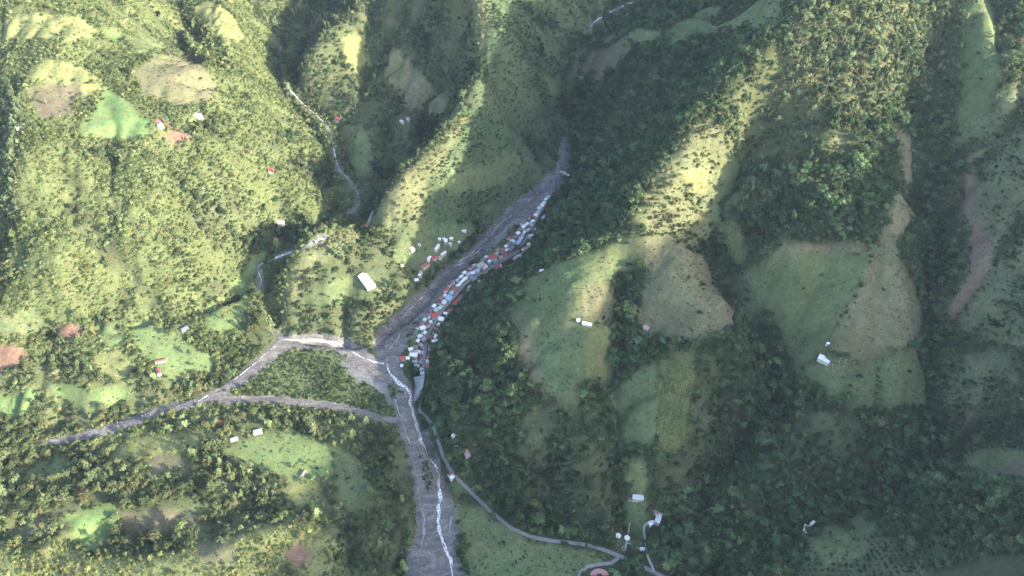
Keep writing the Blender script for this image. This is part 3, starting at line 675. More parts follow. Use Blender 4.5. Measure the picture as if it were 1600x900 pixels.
for (u, v, l, w, an, rf, lab, kw) in [
 (664.5,415.5,17,8,-38,'brick','long red roofed building, largest of the meadow hamlet across the river',{}),
 (678,403.5,9,8,15,'red','square bright red roofed house in the middle of the meadow hamlet',{}),
 (670.5,404.5,9,4,-45,'white','narrow white roofed shed left of the square red house in the meadow',{}),
 (670,408.5,4,4,0,'white','small white shed between the two red roofs of the meadow hamlet',{}),
 (687,403,6,5,-20,'pink','small pink roofed house at the right of the square red house in the meadow',{}),
 (693,398.5,12,4,-35,'white','low white row at the right end of the meadow hamlet',{}),
 (683,389,15,4.5,-55,'white','long narrow white shed standing aslant in the upper meadow',{}),
 (697,377,5,9,0,'white','narrow white house at the junction of the meadow paths',{}),
 (687,374.5,5,4,0,'white','small white hut at the top left of the meadow paths',{}),
 (693.5,374,4,4,0,'cream','cream hut beside the junction of the meadow paths',{}),
 (705.5,374,6,5,0,'white','white cottage at the top right of the meadow hamlet',{}),
 (704,382,5,4,20,'cream','cream shed below the white cottage of the meadow hamlet',{}),
 (717.5,379.5,4,3,0,'white','tiny white hut at the right end of the meadow path',{}),
 (644.5,390.5,7,7,45,'white','lone white square house in the left part of the meadow',{}),
 (655.5,383,5,4,0,'grey','grey hut right of the lone white house in the meadow',{}),
 (658,427.5,5,4,0,'tan','small tan shed below the long red roof of the meadow hamlet',{}),
 (656,433,5,4,20,'white','small white shed second from the foot of the meadow',{}),
 (651.3,440,7,6,-10,'white','white cottage at the foot of the meadow above the river bluff',{}),
 (629,418,4,3,0,'white','tiny white hut at the left end of the meadow path',{}),
 (725,362,8,3,-10,'white','narrow white shed above the meadow at the wood edge',{}),
 (573,355,9,8,20,'red','red roofed house in the saddle at the foot of the central ridge',{}),
 (1287,563,16,8,25,'white','white farmhouse standing alone on the large right-hand pasture',{}),
 (1293,538,4,3,0,'white','tiny white hut uphill of the lone pasture farmhouse',{}),
 (917,507.5,14,5,12,'white','long low white house below the brown patch of the spur pasture',{}),
 (903.5,502.5,4,4,0,'white','small white shed left of the long low house on the spur pasture',{}),
 (1009.5,514.5,8,7,30,'pink','pink and white hut on bare ground below the brown pasture',{}),
 (846,424,7,4,-10,'white','white hut on the crest directly above the village',{}),
 (996.5,780,15,6,4,'pale','long pale blue house in the clearing above the two round tanks',{}),
 (985,780,5,5,0,'brick','small red shed at the left end of the long pale blue house',{}),
 (1028,812,15,7,-72,'pale','pale blue farm building at the top of the concrete farm track',{}),
 (1017,818,8,6,-35,'white','white shed left of the pale blue farm building',{}),
 (1025,801,8,5,30,'brown','brown shed above the pale blue farm building',{}),
 (1003,860,6,3,0,'grey','low grey pump house at the end of the tank path',{}),
 (1257.5,829,14,5,-75,'white','tall narrow white house in the dark woods at lower right',{}),
 (1268,819.5,7,3,-40,'white','small white shed up and right of the narrow house in the lower right woods',{}),
 (729.5,710.5,11,7,60,'pink','pink roofed house alone in the trees right of the valley road',{}),
 (709.5,682,6,5,30,'white','small white house in the trees above the pink roofed one',{}),
 (713.5,699.5,4,3,0,'white','tiny white hut between the valley road and the pink roofed house',{}),
 (704,742,8,6,-40,'brick','red roofed house nearest the river beside the bend of the valley road',{}),
 (708,746.5,10,5,-30,'white','white roofed house at the tip of the roadside group by the valley meadow',{}),
 (712,742,6,5,40,'maroon','dark maroon roofed house squeezed against the valley road bend',{}),
 (251.5,565,17,5,-12,'brick','long reddish farm building in the bright left fields',{}),
 (248.5,583,12,6,70,'maroon','dark maroon roofed building below the long reddish farm building',{}),
 (288.5,514.5,11,9,-30,'dark','dark slate roofed house among trees at the top of the left fields',{}),
 (310.5,184,13,7,10,'white','white farmhouse on the high left terrace right of the green field',{}),
 (251,199,9,7,-30,'white','white house between the two red earth plots on the high left terrace',{}),
 (30,199,9,8,-10,'white','white house on the far left crest',{}),
 (424,267,9,8,0,'red','red roofed house among trees above the stream on the left slope',{}),
 (527,188,10,8,20,'red','red roofed house on the right bank of the upper left stream',{}),
 (439.5,350.5,13,5,5,'white','white house in the shaded hollow below the bright left slope',{}),
 (403.5,676,12,8,-15,'white','white roofed house at the top of the green lower left pasture',{}),
 (366.5,687.5,10,6,-20,'white','white shed at the left corner of the green lower left pasture',{}),
 (346,662,8,7,0,'red','red roofed house hidden in trees by the left gravel arm',{}),
 (474,741,10,6,-60,'brown','brown roofed farmhouse at the lower edge of the green pasture',{}),
 (629.5,167,10,7,-10,'pink','pink roofed house in the clearing behind the central ridge',{}),
 (638,188,7,5,10,'pink','small pink roofed house below the clearing behind the central ridge',{}),
 (628,192,9,4,25,'pale','pale blue roofed shed left of the small pink house behind the ridge',{}),
]:
    house(u, v, l, w, an, rf, lab, **kw)

def place(u, v):
    p = hit([u], [v])[0]; return p[0], p[1], Hs(*p)
def clear(x, y, r):
    k = int(r/RC)+1; a = int((x-RX0)/RC); b = int((y-RY0)/RC); CLEAR[max(0, b-k):b+k+1, max(0, a-k):a+k+1] = True
# big white barn: two roof slopes in ribbed sheets
x, y, z = place(573, 440.5)
q0 = at_z(566, 430.4, z); q1 = at_z(580.5, 449, z); LB = float(np.linalg.norm(q1-q0)); rz = math.atan2(q1[1]-q0[1], q1[0]-q0[0]); WB = 15.0
barn = bpy.data.objects.new('barn', None); COL.objects.link(barn); barn.location = (x, y, z+.3); barn.rotation_euler = (0, 0, rz)
tag(barn, 'large white roofed barn on the terrace left of the river', 'barn')
obj('wall', walls_mesh(WB, LB, 4.0, 2.4, M_WALL[0]), barn)
for s, rc in ((-1, 'white'), (1, 'cream')):
    n = 14; v = []; f = []
    for i in range(n):                                        # each roof sheet overlaps the next by a raised seam
        a0 = -LB/2-.6+(LB+1.2)*i/n; a1 = -LB/2-.6+(LB+1.2)*(i+1)/n; zz = .03*(i % 2); k = len(v)
        for xx, yy, z2 in ((a0, s*(WB/2+.6), 3.85), (a1, s*(WB/2+.6), 3.85), (a1, s*.35, 6.45), (a0, s*.35, 6.45)): v.append((xx, yy, z2+zz))
        for xx, yy, z2 in ((a0, s*(WB/2+.6), 4.0), (a1, s*(WB/2+.6), 4.0), (a1, s*.35, 6.6), (a0, s*.35, 6.6)): v.append((xx, yy, z2+zz))
        f += [(k,k+1,k+2,k+3),(k+4,k+5,k+6,k+7),(k,k+1,k+5,k+4),(k+1,k+2,k+6,k+5),(k+2,k+3,k+7,k+6),(k+3,k,k+4,k+7)]
    obj('roof', mesh_from('roof', v, f, M_ROOF[rc]), barn)
v = []; f = []
r = obj('ridge_cap', mesh_from('ridge_cap', [(a*(LB+1.2), b, c) for a, b, c in [(-.5,-.5,6.66),(.5,-.5,6.66),(.5,.5,6.66),(-.5,.5,6.66),(-.5,0,6.9),(.5,0,6.9)]], [(0,1,5,4),(2,3,4,5),(0,4,3),(1,2,5),(3,2,1,0)], M_ROOF['grey']), barn)
for sx in (-.5, .5):
    d = obj('door', door_me, barn, (sx*LB, 0, 0)); d.scale = (.16, 4, 3.4)
clear(x, y, LB/2+2)
# round water tanks
def tank(u, v, r, h, label):
    x, y, z = place(u, v); n = 28; vv = []; ff = []
    prof = [(r, -2), (r, h), (r+.18, h), (r+.18, h+.25), (r*.96, h+.3), (r*.5, h+.75), (0.15, h+1.0)]
    for a, b in prof: vv += [(a*math.cos(2*math.pi*i/n), a*math.sin(2*math.pi*i/n), b) for i in range(n)]
    for k in range(len(prof)-1):
        for i in range(n): j = (i+1) % n; ff.append((k*n+i, k*n+j, (k+1)*n+j, (k+1)*n+i))
    e = bpy.data.objects.new('water_tank', None); COL.objects.link(e); e.location = (x, y, z+.3)
    tag(e, label, 'tank')
    obj('tank_body', mesh_from('tank_body', vv[:2*n], ff[:n], M_WALL[0]), e)
    obj('tank_lid', mesh_from('tank_lid', vv[n:], [tuple(q-n for q in t) for t in ff[n:]], M_ROOF['white']), e)
    hb = obj('hatch', door_me, e, (r*.3, 0, h+.78)); hb.scale = (.8, .8, .3)
    clear(x, y, r+2)
tank(965.5, 838.5, 3.7, 3.2, 'left of the two white round tanks in the clearing by the valley road')
tank(979.5, 842, 3.7, 3.2, 'right of the two white round tanks in the clearing by the valley road')
tank(628, 572.5, 2.7, 2.5, 'white round tank at the river edge of the lower village')
tank(653, 572.5, 2.7, 2.5, 'white round tank beside the grove in the lower village')
# open ring basin below the tanks
x, y, z = place(975, 857.5); n = 24; vv = []; ff = []
for rr, zz in ((3.2, -1), (3.2, .9), (2.7, .9), (2.7, -.2)): vv += [(rr*math.cos(2*math.pi*i/n), rr*math.sin(2*math.pi*i/n), zz) for i in range(n)]
for k in range(3):
    for i in range(n): j = (i+1) % n; ff.append((k*n+i, k*n+j, (k+1)*n+j, (k+1)*n+i))
e = bpy.data.objects.new('ring_basin', None); COL.objects.link(e); e.location = (x, y, z+.4); tag(e, 'small open concrete ring basin below the two white tanks', 'basin')
obj('rim', mesh_from('rim', vv, ff, M_CONC), e)
obj('basin_floor', mesh_from('basin_floor', [(2.75*math.cos(2*math.pi*i/n), 2.75*math.sin(2*math.pi*i/n), .1) for i in range(n)], [tuple(range(n))], M_GLASS), e)
clear(x, y, 5)
# fan shaped red plot in the road bend: radial ribs
x, y, z = place(936, 896)
e = bpy.data.objects.new('fan_shelter', None); COL.objects.link(e); e.location = (x, y, z+.5); tag(e, 'pinkish red fan-shaped ribbed roof inside the road bend at the bottom edge', 'shelter')
RB = 13.0
for i in range(16):
    a0 = math.pi*(.04+.92*i/16); a1 = math.pi*(.04+.92*(i+.86)/16); pr = []
    for rr, zz in ((4, 3.4), (RB, 2.6)):
        pr += [(rr*math.cos(a0), rr*math.sin(a0)*.8-5, zz), (rr*math.cos((a0+a1)/2), rr*math.sin((a0+a1)/2)*.8-5, zz+.5), (rr*math.cos(a1), rr*math.sin(a1)*.8-5, zz)]
    pr2 = [(p[0], p[1], p[2]-.25) for p in pr]
    obj('roof_rib', mesh_from('roof_rib', pr+pr2, [(0,1,4,3),(1,2,5,4),(6,9,10,7),(7,10,11,8),(0,3,9,6),(2,8,11,5),(3,4,10,9),(4,5,11,10),(0,6,7,1),(1,7,8,2)], M_ROOF['pink']), e)
for i in range(9):
    a0 = math.pi*(.06+.88*i/8); d = obj('post', door_me, e, ((RB-1)*math.cos(a0), (RB-1)*math.sin(a0)*.8-5, -3)); d.scale = (.3, .3, 5.8)
clear(x, y, 18)
# bridge at the head of the village
pa = hit([868.5], [269.5])[0]; pb = hit([889], [283])[0]; za = Hs(*pa); zb = Hs(*pb)
e = bpy.data.objects.new('bridge', None); COL.objects.link(e); zc = max(za, zb)+2.5
e.location = ((pa[0]+pb[0])/2, (pa[1]+pb[1])/2, zc); dxy = pb-pa; LBR = float(np.linalg.norm(dxy)); e.rotation_euler = (0, 0, math.atan2(dxy[1], dxy[0]))
tag(e, 'pale concrete bridge with a rusty left half across the river head above the village', 'bridge')
def box(name, l, w, h, loc, m, parent):
    vv = [(a*l+loc[0], b*w+loc[1], c*h+loc[2]) for a, b, c in UNIT_BOX[0]]; return obj(name, mesh_from(name, vv, UNIT_BOX[1], m), parent)
def arc_strip(name, l, w, y0, z0, h, m, parent, n=12, s=.0, t=1.0):
    vv = []; ff = []
    for i in range(n+1):
        q = s+(t-s)*i/n; xx = (q-.5)*l; sag = 3.5*(1-(2*q-1)**2)
        vv += [(xx, y0-w/2+sag, z0), (xx, y0+w/2+sag, z0), (xx, y0+w/2+sag, z0+h), (xx, y0-w/2+sag, z0+h)]
    for i in range(n):
        k = i*4
        for a in range(4): b = (a+1) % 4; ff.append((k+a, k+b, k+4+b, k+4+a))
    ff += [(0,3,2,1), (n*4, n*4+1, n*4+2, n*4+3)]
    return obj(name, mesh_from(name, vv, ff, m), parent)
arc_strip('deck', LBR, 4.5, 0, -.6, .6, M_ROOF['tan'], e, s=0, t=.55); arc_strip('deck', LBR, 4.5, 0, -.6, .6, M_ROOF['cream'], e, s=.55, t=1)
for yy in (-2.1, 2.1): arc_strip('parapet', LBR, .3, yy, .01, .9, M_CONC, e)
for q in (.22, .5, .78): box('pier', 1.6, 4.0, 9, ((q-.5)*LBR, 3.5*(1-(2*q-1)**2), -9.6), M_CONC, e)
# ribbed concrete river bank below the village
top = line_xy('664,588 662,604 658,616 654,628', 6); bot = line_xy('646,590 649,604 648,616 646,628', 6)
m_ = min(len(top), len(bot)); n = 9
e = bpy.data.objects.new('embankment', None); COL.objects.link(e); c0 = (top[0]+bot[-1])/2; cz = Hs(*c0); e.location = (c0[0], c0[1], cz); tag(e, 'pale ribbed concrete embankment at the lower end of the village', 'embankment')
def lerp(a, t): f = t*(len(a)-1); i = min(int(f), len(a)-2); return a[i]+(a[i+1]-a[i])*(f-i)
for i in range(n):
    t0, t1 = i/n, (i+.9)/n; vv = []
    for t in (t0, t1):
        a = lerp(top, t); b = lerp(bot, t)
        for p, zz in ((a, 5.0), (b, .9)): vv.append((p[0]-c0[0], p[1]-c0[1], Hs(*p)+zz-cz))
    vv2 = [(q[0], q[1], q[2]-6) for q in vv]
    obj('slab', mesh_from('slab', vv+vv2, [(0,1,3,2),(4,6,7,5),(0,4,5,1),(2,3,7,6),(0,2,6,4),(1,5,7,3)], M_CONC), e)
for t in np.linspace(0, 1, 14):
    p = lerp((top+0), t); clear(p[0], p[1], 4); p = lerp(bot, t); clear(p[0], p[1], 3)

# cattle
def cow_mesh(m):
    v = []; f = []; n = 8
    def tube(rings):
        k = len(v)
        for (c, ra_, rb_) in rings:
            for j in range(n): a = j*2*math.pi/n; v.append((c[0], c[1]+ra_*math.cos(a), c[2]+rb_*math.sin(a)))
        for q in range(len(rings)-1):
            for j in range(n): j2 = (j+1) % n; f.append((k+q*n+j, k+q*n+j2, k+(q+1)*n+j2, k+(q+1)*n+j))
        f.append(tuple(k+j for j in range(n))[::-1]); f.append(tuple(k+(len(rings)-1)*n+j for j in range(n)))
    tube([((-.95,0,1.1),.16,.2),((-.8,0,1.08),.32,.36),((-.2,0,1.0),.38,.42),((.5,0,1.0),.36,.46),((.8,0,1.08),.24,.34),((1.05,0,1.2),.16,.22),((1.3,0,1.25),.13,.16),((1.42,0,1.22),.15,.17),((1.72,0,1.05),.09,.1)])
    for lx, ly in ((-.75,.2),(-.75,-.2),(.55,.2),(.55,-.2)):
        k = len(v)
        for z_, r_ in ((.85,.13),(.45,.075),(.05,.06),(-.15,.07)):
            for j in range(6): a = j*math.pi/3; v.append((lx+r_*math.cos(a)+(.05 if z_ == .45 and lx < 0 else 0), ly+r_*math.sin(a), z_))
        for q in range(3):
            for j in range(6): j2 = (j+1) % 6; f.append((k+q*6+j, k+(q+1)*6+j, k+(q+1)*6+j2, k+q*6+j2))
    return mesh_from('cow', v, f, m, True)
cow_w, cow_d = cow_mesh(surf_mat('hide_white', (.62, .58, .52), 1.5, .3)), cow_mesh(surf_mat('hide_dark', (.06, .045, .04), 1.5, .3))
for u, v, c in [(1311,566,0),(1320,567,0),(1322,563.5,0),(1334,567,0),(1313,561,0),(1300,570,0),(180,160,1),(196,152,1),(209,162,1),(186,176,1),(215,196,1),(171,188,1),(203,183,1),(228,200,1),(160,196,1)]:
    x, y, z = place(u, v)
    o = obj('cow', cow_d if c else cow_w, None, (x, y, z+.12)); o.rotation_euler = (0, 0, random.uniform(0, 6.28)); o.scale = (1.15,)*3
    tag(o, 'dark cow grazing on the bright green field of the high left terrace' if c else 'white cow grazing right of the lone farmhouse on the right pasture', 'cow', 'dark cattle on the green field' if c else 'white cattle by the pasture farmhouse')

# ------------------------------------------------------------------ plants
def crown_mesh(name, rx, h, z0, n, size, seed, lumps, m, top=1.0):
    rg = np.random.default_rng(seed); v = []; f = []
    L = [(rg.normal(0, rx*.42), rg.normal(0, rx*.42), z0+h*(.25+.6*rg.random()), rx*(.42+.3*rg.random())) for _ in range(lumps)]
    L[0] = (0, 0, z0+h*.62, rx*.62*top)
    for i in range(n):
        cx, cy, cz, r = L[rg.integers(lumps)] if i % 3 else L[0]
        d = rg.normal(size=3); d /= np.linalg.norm(d); d[2] = abs(d[2])*.9-.25*(rg.random() < .4)
        rr = r*(.72+.4*rg.random()); c = np.array([cx+d[0]*rr, cy+d[1]*rr, cz+d[2]*rr*h/(2.1*rx)])
        c[2] = max(c[2], z0*.8+.1)
        nn = d+rg.normal(0, .45, 3); nn /= np.linalg.norm(nn)
        t = np.cross(nn, rg.normal(size=3)); t /= np.linalg.norm(t); b = np.cross(nn, t); s = size*(.6+.8*rg.random()); k = len(v)
        v += [tuple(c+t*s*.5), tuple(c+b*s*.42+nn*s*.12), tuple(c-t*s*.55), tuple(c-b*s*.45-nn*s*.08)]; f.append((k, k+1, k+2, k+3))
    # inner branch mass
    for cx, cy, cz, r in L[:4]:
        k = len(v); ring = 6; q = .66*r
        v.append((cx, cy, cz+q*h/(2.1*rx))); v.append((cx, cy, cz-q*h/(2.1*rx)*.7))
        for j in range(ring):
            a = j*2*math.pi/ring; e_ = q*(.8+.3*rg.random()); v.append((cx+e_*math.cos(a), cy+e_*math.sin(a), cz+rg.normal(0, .1*q)))
        for j in range(ring): j2 = (j+1) % ring; f += [(k, k+2+j, k+2+j2), (k+1, k+2+j2, k+2+j)]
    return mesh_from(name, v, f, m)
def trunk_mesh(name, h, r, seed):
    rg = random.Random(seed); v = []; f = []; n = 6
    def limb(p0, p1, r0, r1):
        k = len(v); ax = (Vector(p1)-Vector(p0)).normalized(); a = ax.orthogonal().normalized(); b = ax.cross(a)
        for p, rr in ((p0, r0), (p1, r1)):
            for j in range(n): an = j*2*math.pi/n; v.append(tuple(Vector(p)+a*rr*math.cos(an)+b*rr*math.sin(an)))
        for j in range(n): j2 = (j+1) % n; f.append((k+j, k+j2, k+n+j2, k+n+j))
    t = (rg.uniform(-.2, .2), rg.uniform(-.2, .2), h*.55)
    limb((0, 0, -1.2), t, r, r*.7); limb(t, (0, 0, h), r*.7, r*.25)
    for j in range(4):
        a = j*1.6+rg.random(); limb((t[0], t[1], h*(.42+.1*j)), (math.cos(a)*h*.24, math.sin(a)*h*.24, h*(.62+.1*j)), r*.4, r*.12)
    return mesh_from(name, v, f, M_BARK)
# kinds: 0-3 broad trees, 4-6 tall narrow trees, 7-9 bushes, 10-11 tufts
SPEC = [(4.6,7.0,2.2,230,1.25,6),(4.2,7.6,2.4,230,1.2,7),(5.0,6.4,2.0,240,1.3,8),(3.8,6.6,2.0,200,1.15,5),(2.5,12.0,2.5,190,1.15,6),(2.9,13.5,2.5,210,1.2,7),(2.2,10.5,2.0,170,1.1,5),
        (2.3,2.9,.25,95,.85,5),(2.0,2.4,.2,85,.8,4),(2.7,3.3,.3,110,.9,6),(1.2,1.1,.1,38,.6,3),(1.4,1.5,.1,44,.65,3)]
protos = []
for i, (rx, h, z0, n, sz, lu) in enumerate(SPEC):
    cm = crown_mesh('plant', rx, h, z0, n, sz, 100+i, lu, M_LEAF_I)
    if i < 7:                                                # add the trunk to the mass-planted version
        t = trunk_mesh('t', z0+h*.7, .28, i); k = len(cm.vertices)
        v = [tuple(a.co) for a in cm.vertices]+[tuple(a.co) for a in t.vertices]; f = [tuple(p.vertices) for p in cm.polygons]; nf = len(f)
        f += [tuple(q+k for q in p.vertices) for p in t.polygons]
        cm = mesh_from('plant', v, f, M_LEAF_I); cm.materials.append(M_BARK)
        mi = np.zeros(len(f), np.int32); mi[nf:] = 1; cm.polygons.foreach_set('material_index', mi)
    protos.append(bpy.data.objects.new('plant_kind', cm))    # not linked: only the mass planting below draws it
ng = bpy.data.node_groups.new('planting', 'GeometryNodeTree')
ng.interface.new_socket('Geometry', in_out='INPUT', socket_type='NodeSocketGeometry'); ng.interface.new_socket('Geometry', in_out='OUTPUT', socket_type='NodeSocketGeometry')
gi = ng.nodes.new('NodeGroupInput'); go = ng.nodes.new('NodeGroupOutput')
g2i = ng.nodes.new('GeometryNodeGeometryToInstance')
for p in reversed(protos):
    o_ = ng.nodes.new('GeometryNodeObjectInfo'); o_.inputs['Object'].default_value = p; o_.inputs['As Instance'].default_value = False
    ng.links.new(o_.outputs['Geometry'], g2i.inputs[0])
iop = ng.nodes.new('GeometryNodeInstanceOnPoints'); iop.inputs['Pick Instance'].default_value = True
def nattr(nm, ty):
    a = ng.nodes.new('GeometryNodeInputNamedAttribute'); a.data_type = ty; a.inputs[0].default_value = nm; return a.outputs[0]
ng.links.new(gi.outputs[0], iop.inputs['Points']); ng.links.new(g2i.outputs[0], iop.inputs['Instance'])
ng.links.new(nattr('species', 'INT'), iop.inputs['Instance Index']); ng.links.new(nattr('turn', 'FLOAT_VECTOR'), iop.inputs['Rotation']); ng.links.new(nattr('size', 'FLOAT_VECTOR'), iop.inputs['Scale'])
ng.links.new(iop.outputs[0], go.inputs[0])

# candidates on a jittered 3 m grid, kept by the land cover
CS = 3.0
ax = np.arange(-1150, 960, CS); ay = np.arange(360, 1820, CS); qx, qy = np.meshgrid(ax, ay); qx = qx.ravel(); qy = qy.ravel()
qx = qx+RNG.uniform(-.5, .5, len(qx))*CS; qy = qy+RNG.uniform(-.5, .5, len(qy))*CS
ex, ey = np.meshgrid(np.arange(60, 700, 3.4), np.arange(380, 900, 1.5)); ex = ex.ravel(); ey = ey.ravel(); ex, ey = ex+.25*ey, ey-.12*ex
ec = cover_at(ex, ey); rows = (ec == CROP); ox, oy = np.meshgrid(np.arange(300, 700, 6.5), np.arange(300, 560, 6.5)); ox = ox.ravel(); oy = oy.ravel(); oy = oy-.2*ox+90; orch = cover_at(ox, oy) == ORCH
NROW, NORCH = int(rows.sum()), int(orch.sum())
qx = np.concatenate([qx, ex[rows]+RNG.normal(0, .25, NROW), ox[orch]+RNG.normal(0, .5, NORCH)]); qy = np.concatenate([qy, ey[rows]+RNG.normal(0, .3, NROW), oy[orch]+RNG.normal(0, .5, NORCH)])
rowf = np.zeros(len(qx), np.uint8); rowf[len(qx)-NROW-NORCH:] = 1; rowf[len(qx)-NORCH:] = 2
qz = H(qx, qy); pu, pv = to_px(qx, qy, qz)
k = (pu > -160) & (pu < 1760) & (pv > -90) & (pv < 1010); qx, qy, qz, pu, pv, rowf = qx[k], qy[k], qz[k], pu[k], pv[k], rowf[k]
cl = cover_at(qx, qy)
ok = ~CLEAR[np.clip(((qy-RY0)/RC).astype(int), 0, NY-1), np.clip(((qx-RX0)/RC).astype(int), 0, NX-1)]
# class: (tree probability, tall share, bush probability, tuft probability, tree size, bush size)
DENS = {SCRUB:(.060,.22,.50,.40,.74,1.15), FOREST:(.24,.14,.12,.0,1.02,1.3), PAST:(.003,.2,.012,.11,.7,.7), DRY:(.0015,.1,.010,.11,.7,.6), SOIL:(.002,.3,.008,.02,.6,.6), BRIGHT:(.002,.2,.004,.006,.6,.6), FERN:(.030,.1,.48,.30,.6,.95),
 GROVE:(.13,.30,.20,.05,1.12,1.4), CROP:(.0,.0,.01,.05,.5,.5), RED:(.0,.0,.01,.03,.5,.5), BED:(0,0,0,0,1,1), ISLE:(.012,.1,.62,.25,.55,.75), BUSHF:(.012,.2,.36,.35,.7,.95), SLIDE:(0,0,.03,.05,.5,.5), SPUR:(.05,.35,.26,.25,.68,1.1),
 LITGR:(.01,.5,.05,.10,.6,.6), TALLW:(.24,.55,.20,.05,.95,1.3), OLIVE:(.006,.2,.02,.05,.7,.7), ORCH:(.0,.0,.02,.05,.5,.8), STRIP:(.05,.1,.28,.25,.72,1.1), MIX:(.16,.35,.24,.06,.88,1.25), HEDGE:(.16,.1,.6,.1,.55,1.0), LITPAST:(.002,.2,.008,.06,.7,.7)}
clump = fbm(qx/38, qy/38, 71, 3); clump2 = fbm(qx/120, qy/120, 77, 3)
ra = qx*.86-qy*.51; rb = qx*.51+qy*.86
streak = fbm(ra/110, rb/26, 83, 3); clump = np.where(qx < -250, .45*clump+.55*streak, clump)
T = np.array([DENS[i] for i in range(23)])[cl]
gap = np.clip((clump-.30)/.30, .12, 1.35); gap = np.where(cl == SCRUB, np.maximum(gap, .38), gap)
bare = np.isin(cl, (ISLE, SCRUB, GROVE, SPUR, MIX, STRIP, BUSHF, FERN))
mod = np.where(bare, gap, np.where(np.isin(cl, (FOREST, TALLW)), np.clip(gap, .75, 1.2), 1.0))
R = RNG.random(len(qx)); pt = T[:, 0]*mod; pb = T[:, 2]*mod; pf = T[:, 3]
spec = np.full(len(qx), -1)
R = np.where(rowf > 0, 2.0, R)
r2 = RNG.random(len(qx))
tree = R < pt; bush = (R >= pt) & (R < pt+pb); tuft = (R >= pt+pb) & (R < pt+pb+pf)
spec[tree] = np.where(r2[tree] < T[tree, 1], 4+(r2[tree]*997).astype(int) % 3, (r2[tree]*997).astype(int) % 4)
spec[bush] = 7+(r2[bush]*997).astype(int) % 3; spec[tuft] = 10+(r2[tuft]*997).astype(int) % 2
size = np.where(tree, T[:, 4]*np.exp(RNG.normal(0, .32, len(qx))), np.where(bush, T[:, 5]*np.exp(RNG.normal(0, .28, len(qx))), RNG.uniform(.6, 1.2, len(qx))))
# leaf colour by cover, in base reflectance
LEAF = {SCRUB:(.160,.190,.074), FOREST:(.086,.128,.054), GROVE:(.125,.150,.065), FERN:(.068,.102,.046), ISLE:(.082,.115,.046), BUSHF:(.200,.215,.078), SPUR:(.190,.195,.082), TALLW:(.128,.165,.078), MIX:(.100,.130,.058), HEDGE:(.095,.125,.055), STRIP:(.085,.115,.052), CROP:(.17,.20,.06), ORCH:(.055,.085,.038), LITGR:(.20,.20,.07), OLIVE:(.14,.16,.06), BRIGHT:(.09,.15,.05)}
tint = np.array([LEAF.get(i, (.080, .110, .048)) for i in range(23)])[cl]
dk = np.clip((clump-.50)*5, 0, 1)*np.isin(cl, (SCRUB, GROVE, SPUR, BUSHF, MIX, STRIP))*.40
tint = tint*(1-dk[:, None]*np.array([1.0, .86, .72]))
tint = tint*np.exp(RNG.normal(0, .28, len(qx)))[:, None]*(.72+.56*clump2)[:, None]
warm = RNG.random(len(qx)); tint[warm > .88] *= np.array([1.28, 1.10, 1.10]); tint[warm > .97] *= np.array([1.12, 1.0, 1.0]); tint[warm < .14] *= np.array([.62, .74, .74])
spec[rowf == 1] = 10+(r2[rowf == 1]*997).astype(int) % 2; spec[rowf == 2] = 7; size[rowf == 1] *= .9; size[rowf == 2] = RNG.uniform(.75, 1.1, int((rowf == 2).sum()))
live = (spec >= 0) & ok
# reduce overlap with houses
def planting(name, sel, label, cat):
    s = np.where(sel)[0]; n = len(s)
    me = bpy.data.meshes.new(name); me.vertices.add(n); me.vertices.foreach_set('co', np.column_stack([qx[s], qy[s], qz[s]-.15]).astype(np.float32).ravel())
    a = me.attributes.new('species', 'INT', 'POINT'); a.data.foreach_set('value', spec[s].astype(np.int32))
    rot = np.column_stack([RNG.normal(0, .06, n), RNG.normal(0, .06, n), RNG.uniform(0, 6.283, n)])
    a = me.attributes.new('turn', 'FLOAT_VECTOR', 'POINT'); a.data.foreach_set('vector', rot.astype(np.float32).ravel())
    sc = size[s][:, None]*np.column_stack([RNG.uniform(.88, 1.15, n), RNG.uniform(.88, 1.15, n), RNG.uniform(.85, 1.2, n)])
    a = me.attributes.new('size', 'FLOAT_VECTOR', 'POINT'); a.data.foreach_set('vector', sc.astype(np.float32).ravel())
    a = me.attributes.new('tint', 'FLOAT_COLOR', 'POINT'); a.data.foreach_set('color', np.column_stack([tint[s], np.ones(n)]).astype(np.float32).ravel())
    o = obj(name, me); md = o.modifiers.new('planting', 'NODES'); md.node_group = ng
    tag(o, label, cat, kind='stuff'); return n

# ---- single trees: the large ones of the lower left groves and the lone trees of the pastures
def nearest_rank(sel, n):
    i = np.where(sel)[0]; d = qx[i]**2+qy[i]**2+(qz[i]-CAM_Z)**2
    return i[np.argsort(d/np.maximum(size[i], .3)**2)][:n]
crowns = [crown_mesh('crown', rx*1.0, h, z0, int(n*1.5), sz*.85, 300+i, lu+2, M_LEAF) for i, (rx, h, z0, n, sz, lu) in enumerate(SPEC[:7])]
trunks = [trunk_mesh('trunk', z0+h*.7, .3, 50+i) for i, (rx, h, z0, n, sz, lu) in enumerate(SPEC[:7])]
NT = [0]
def tree_at(x, y, sp, s, col, label, group):
    e = bpy.data.objects.new('tree', None); COL.objects.link(e); e.location = (x, y, Hs(x, y)-.1); e.rotation_euler = (0, 0, random.uniform(0, 6.28)); e.scale = (s*random.uniform(.9, 1.12), s*random.uniform(.9, 1.12), s*random.uniform(.9, 1.15)); e.empty_display_size = 1
    tag(e, label, 'tree', group)
    obj('trunk', trunks[sp], e); c = obj('crown', crowns[sp], e); c.color = (*col, 1); NT[0] += 1
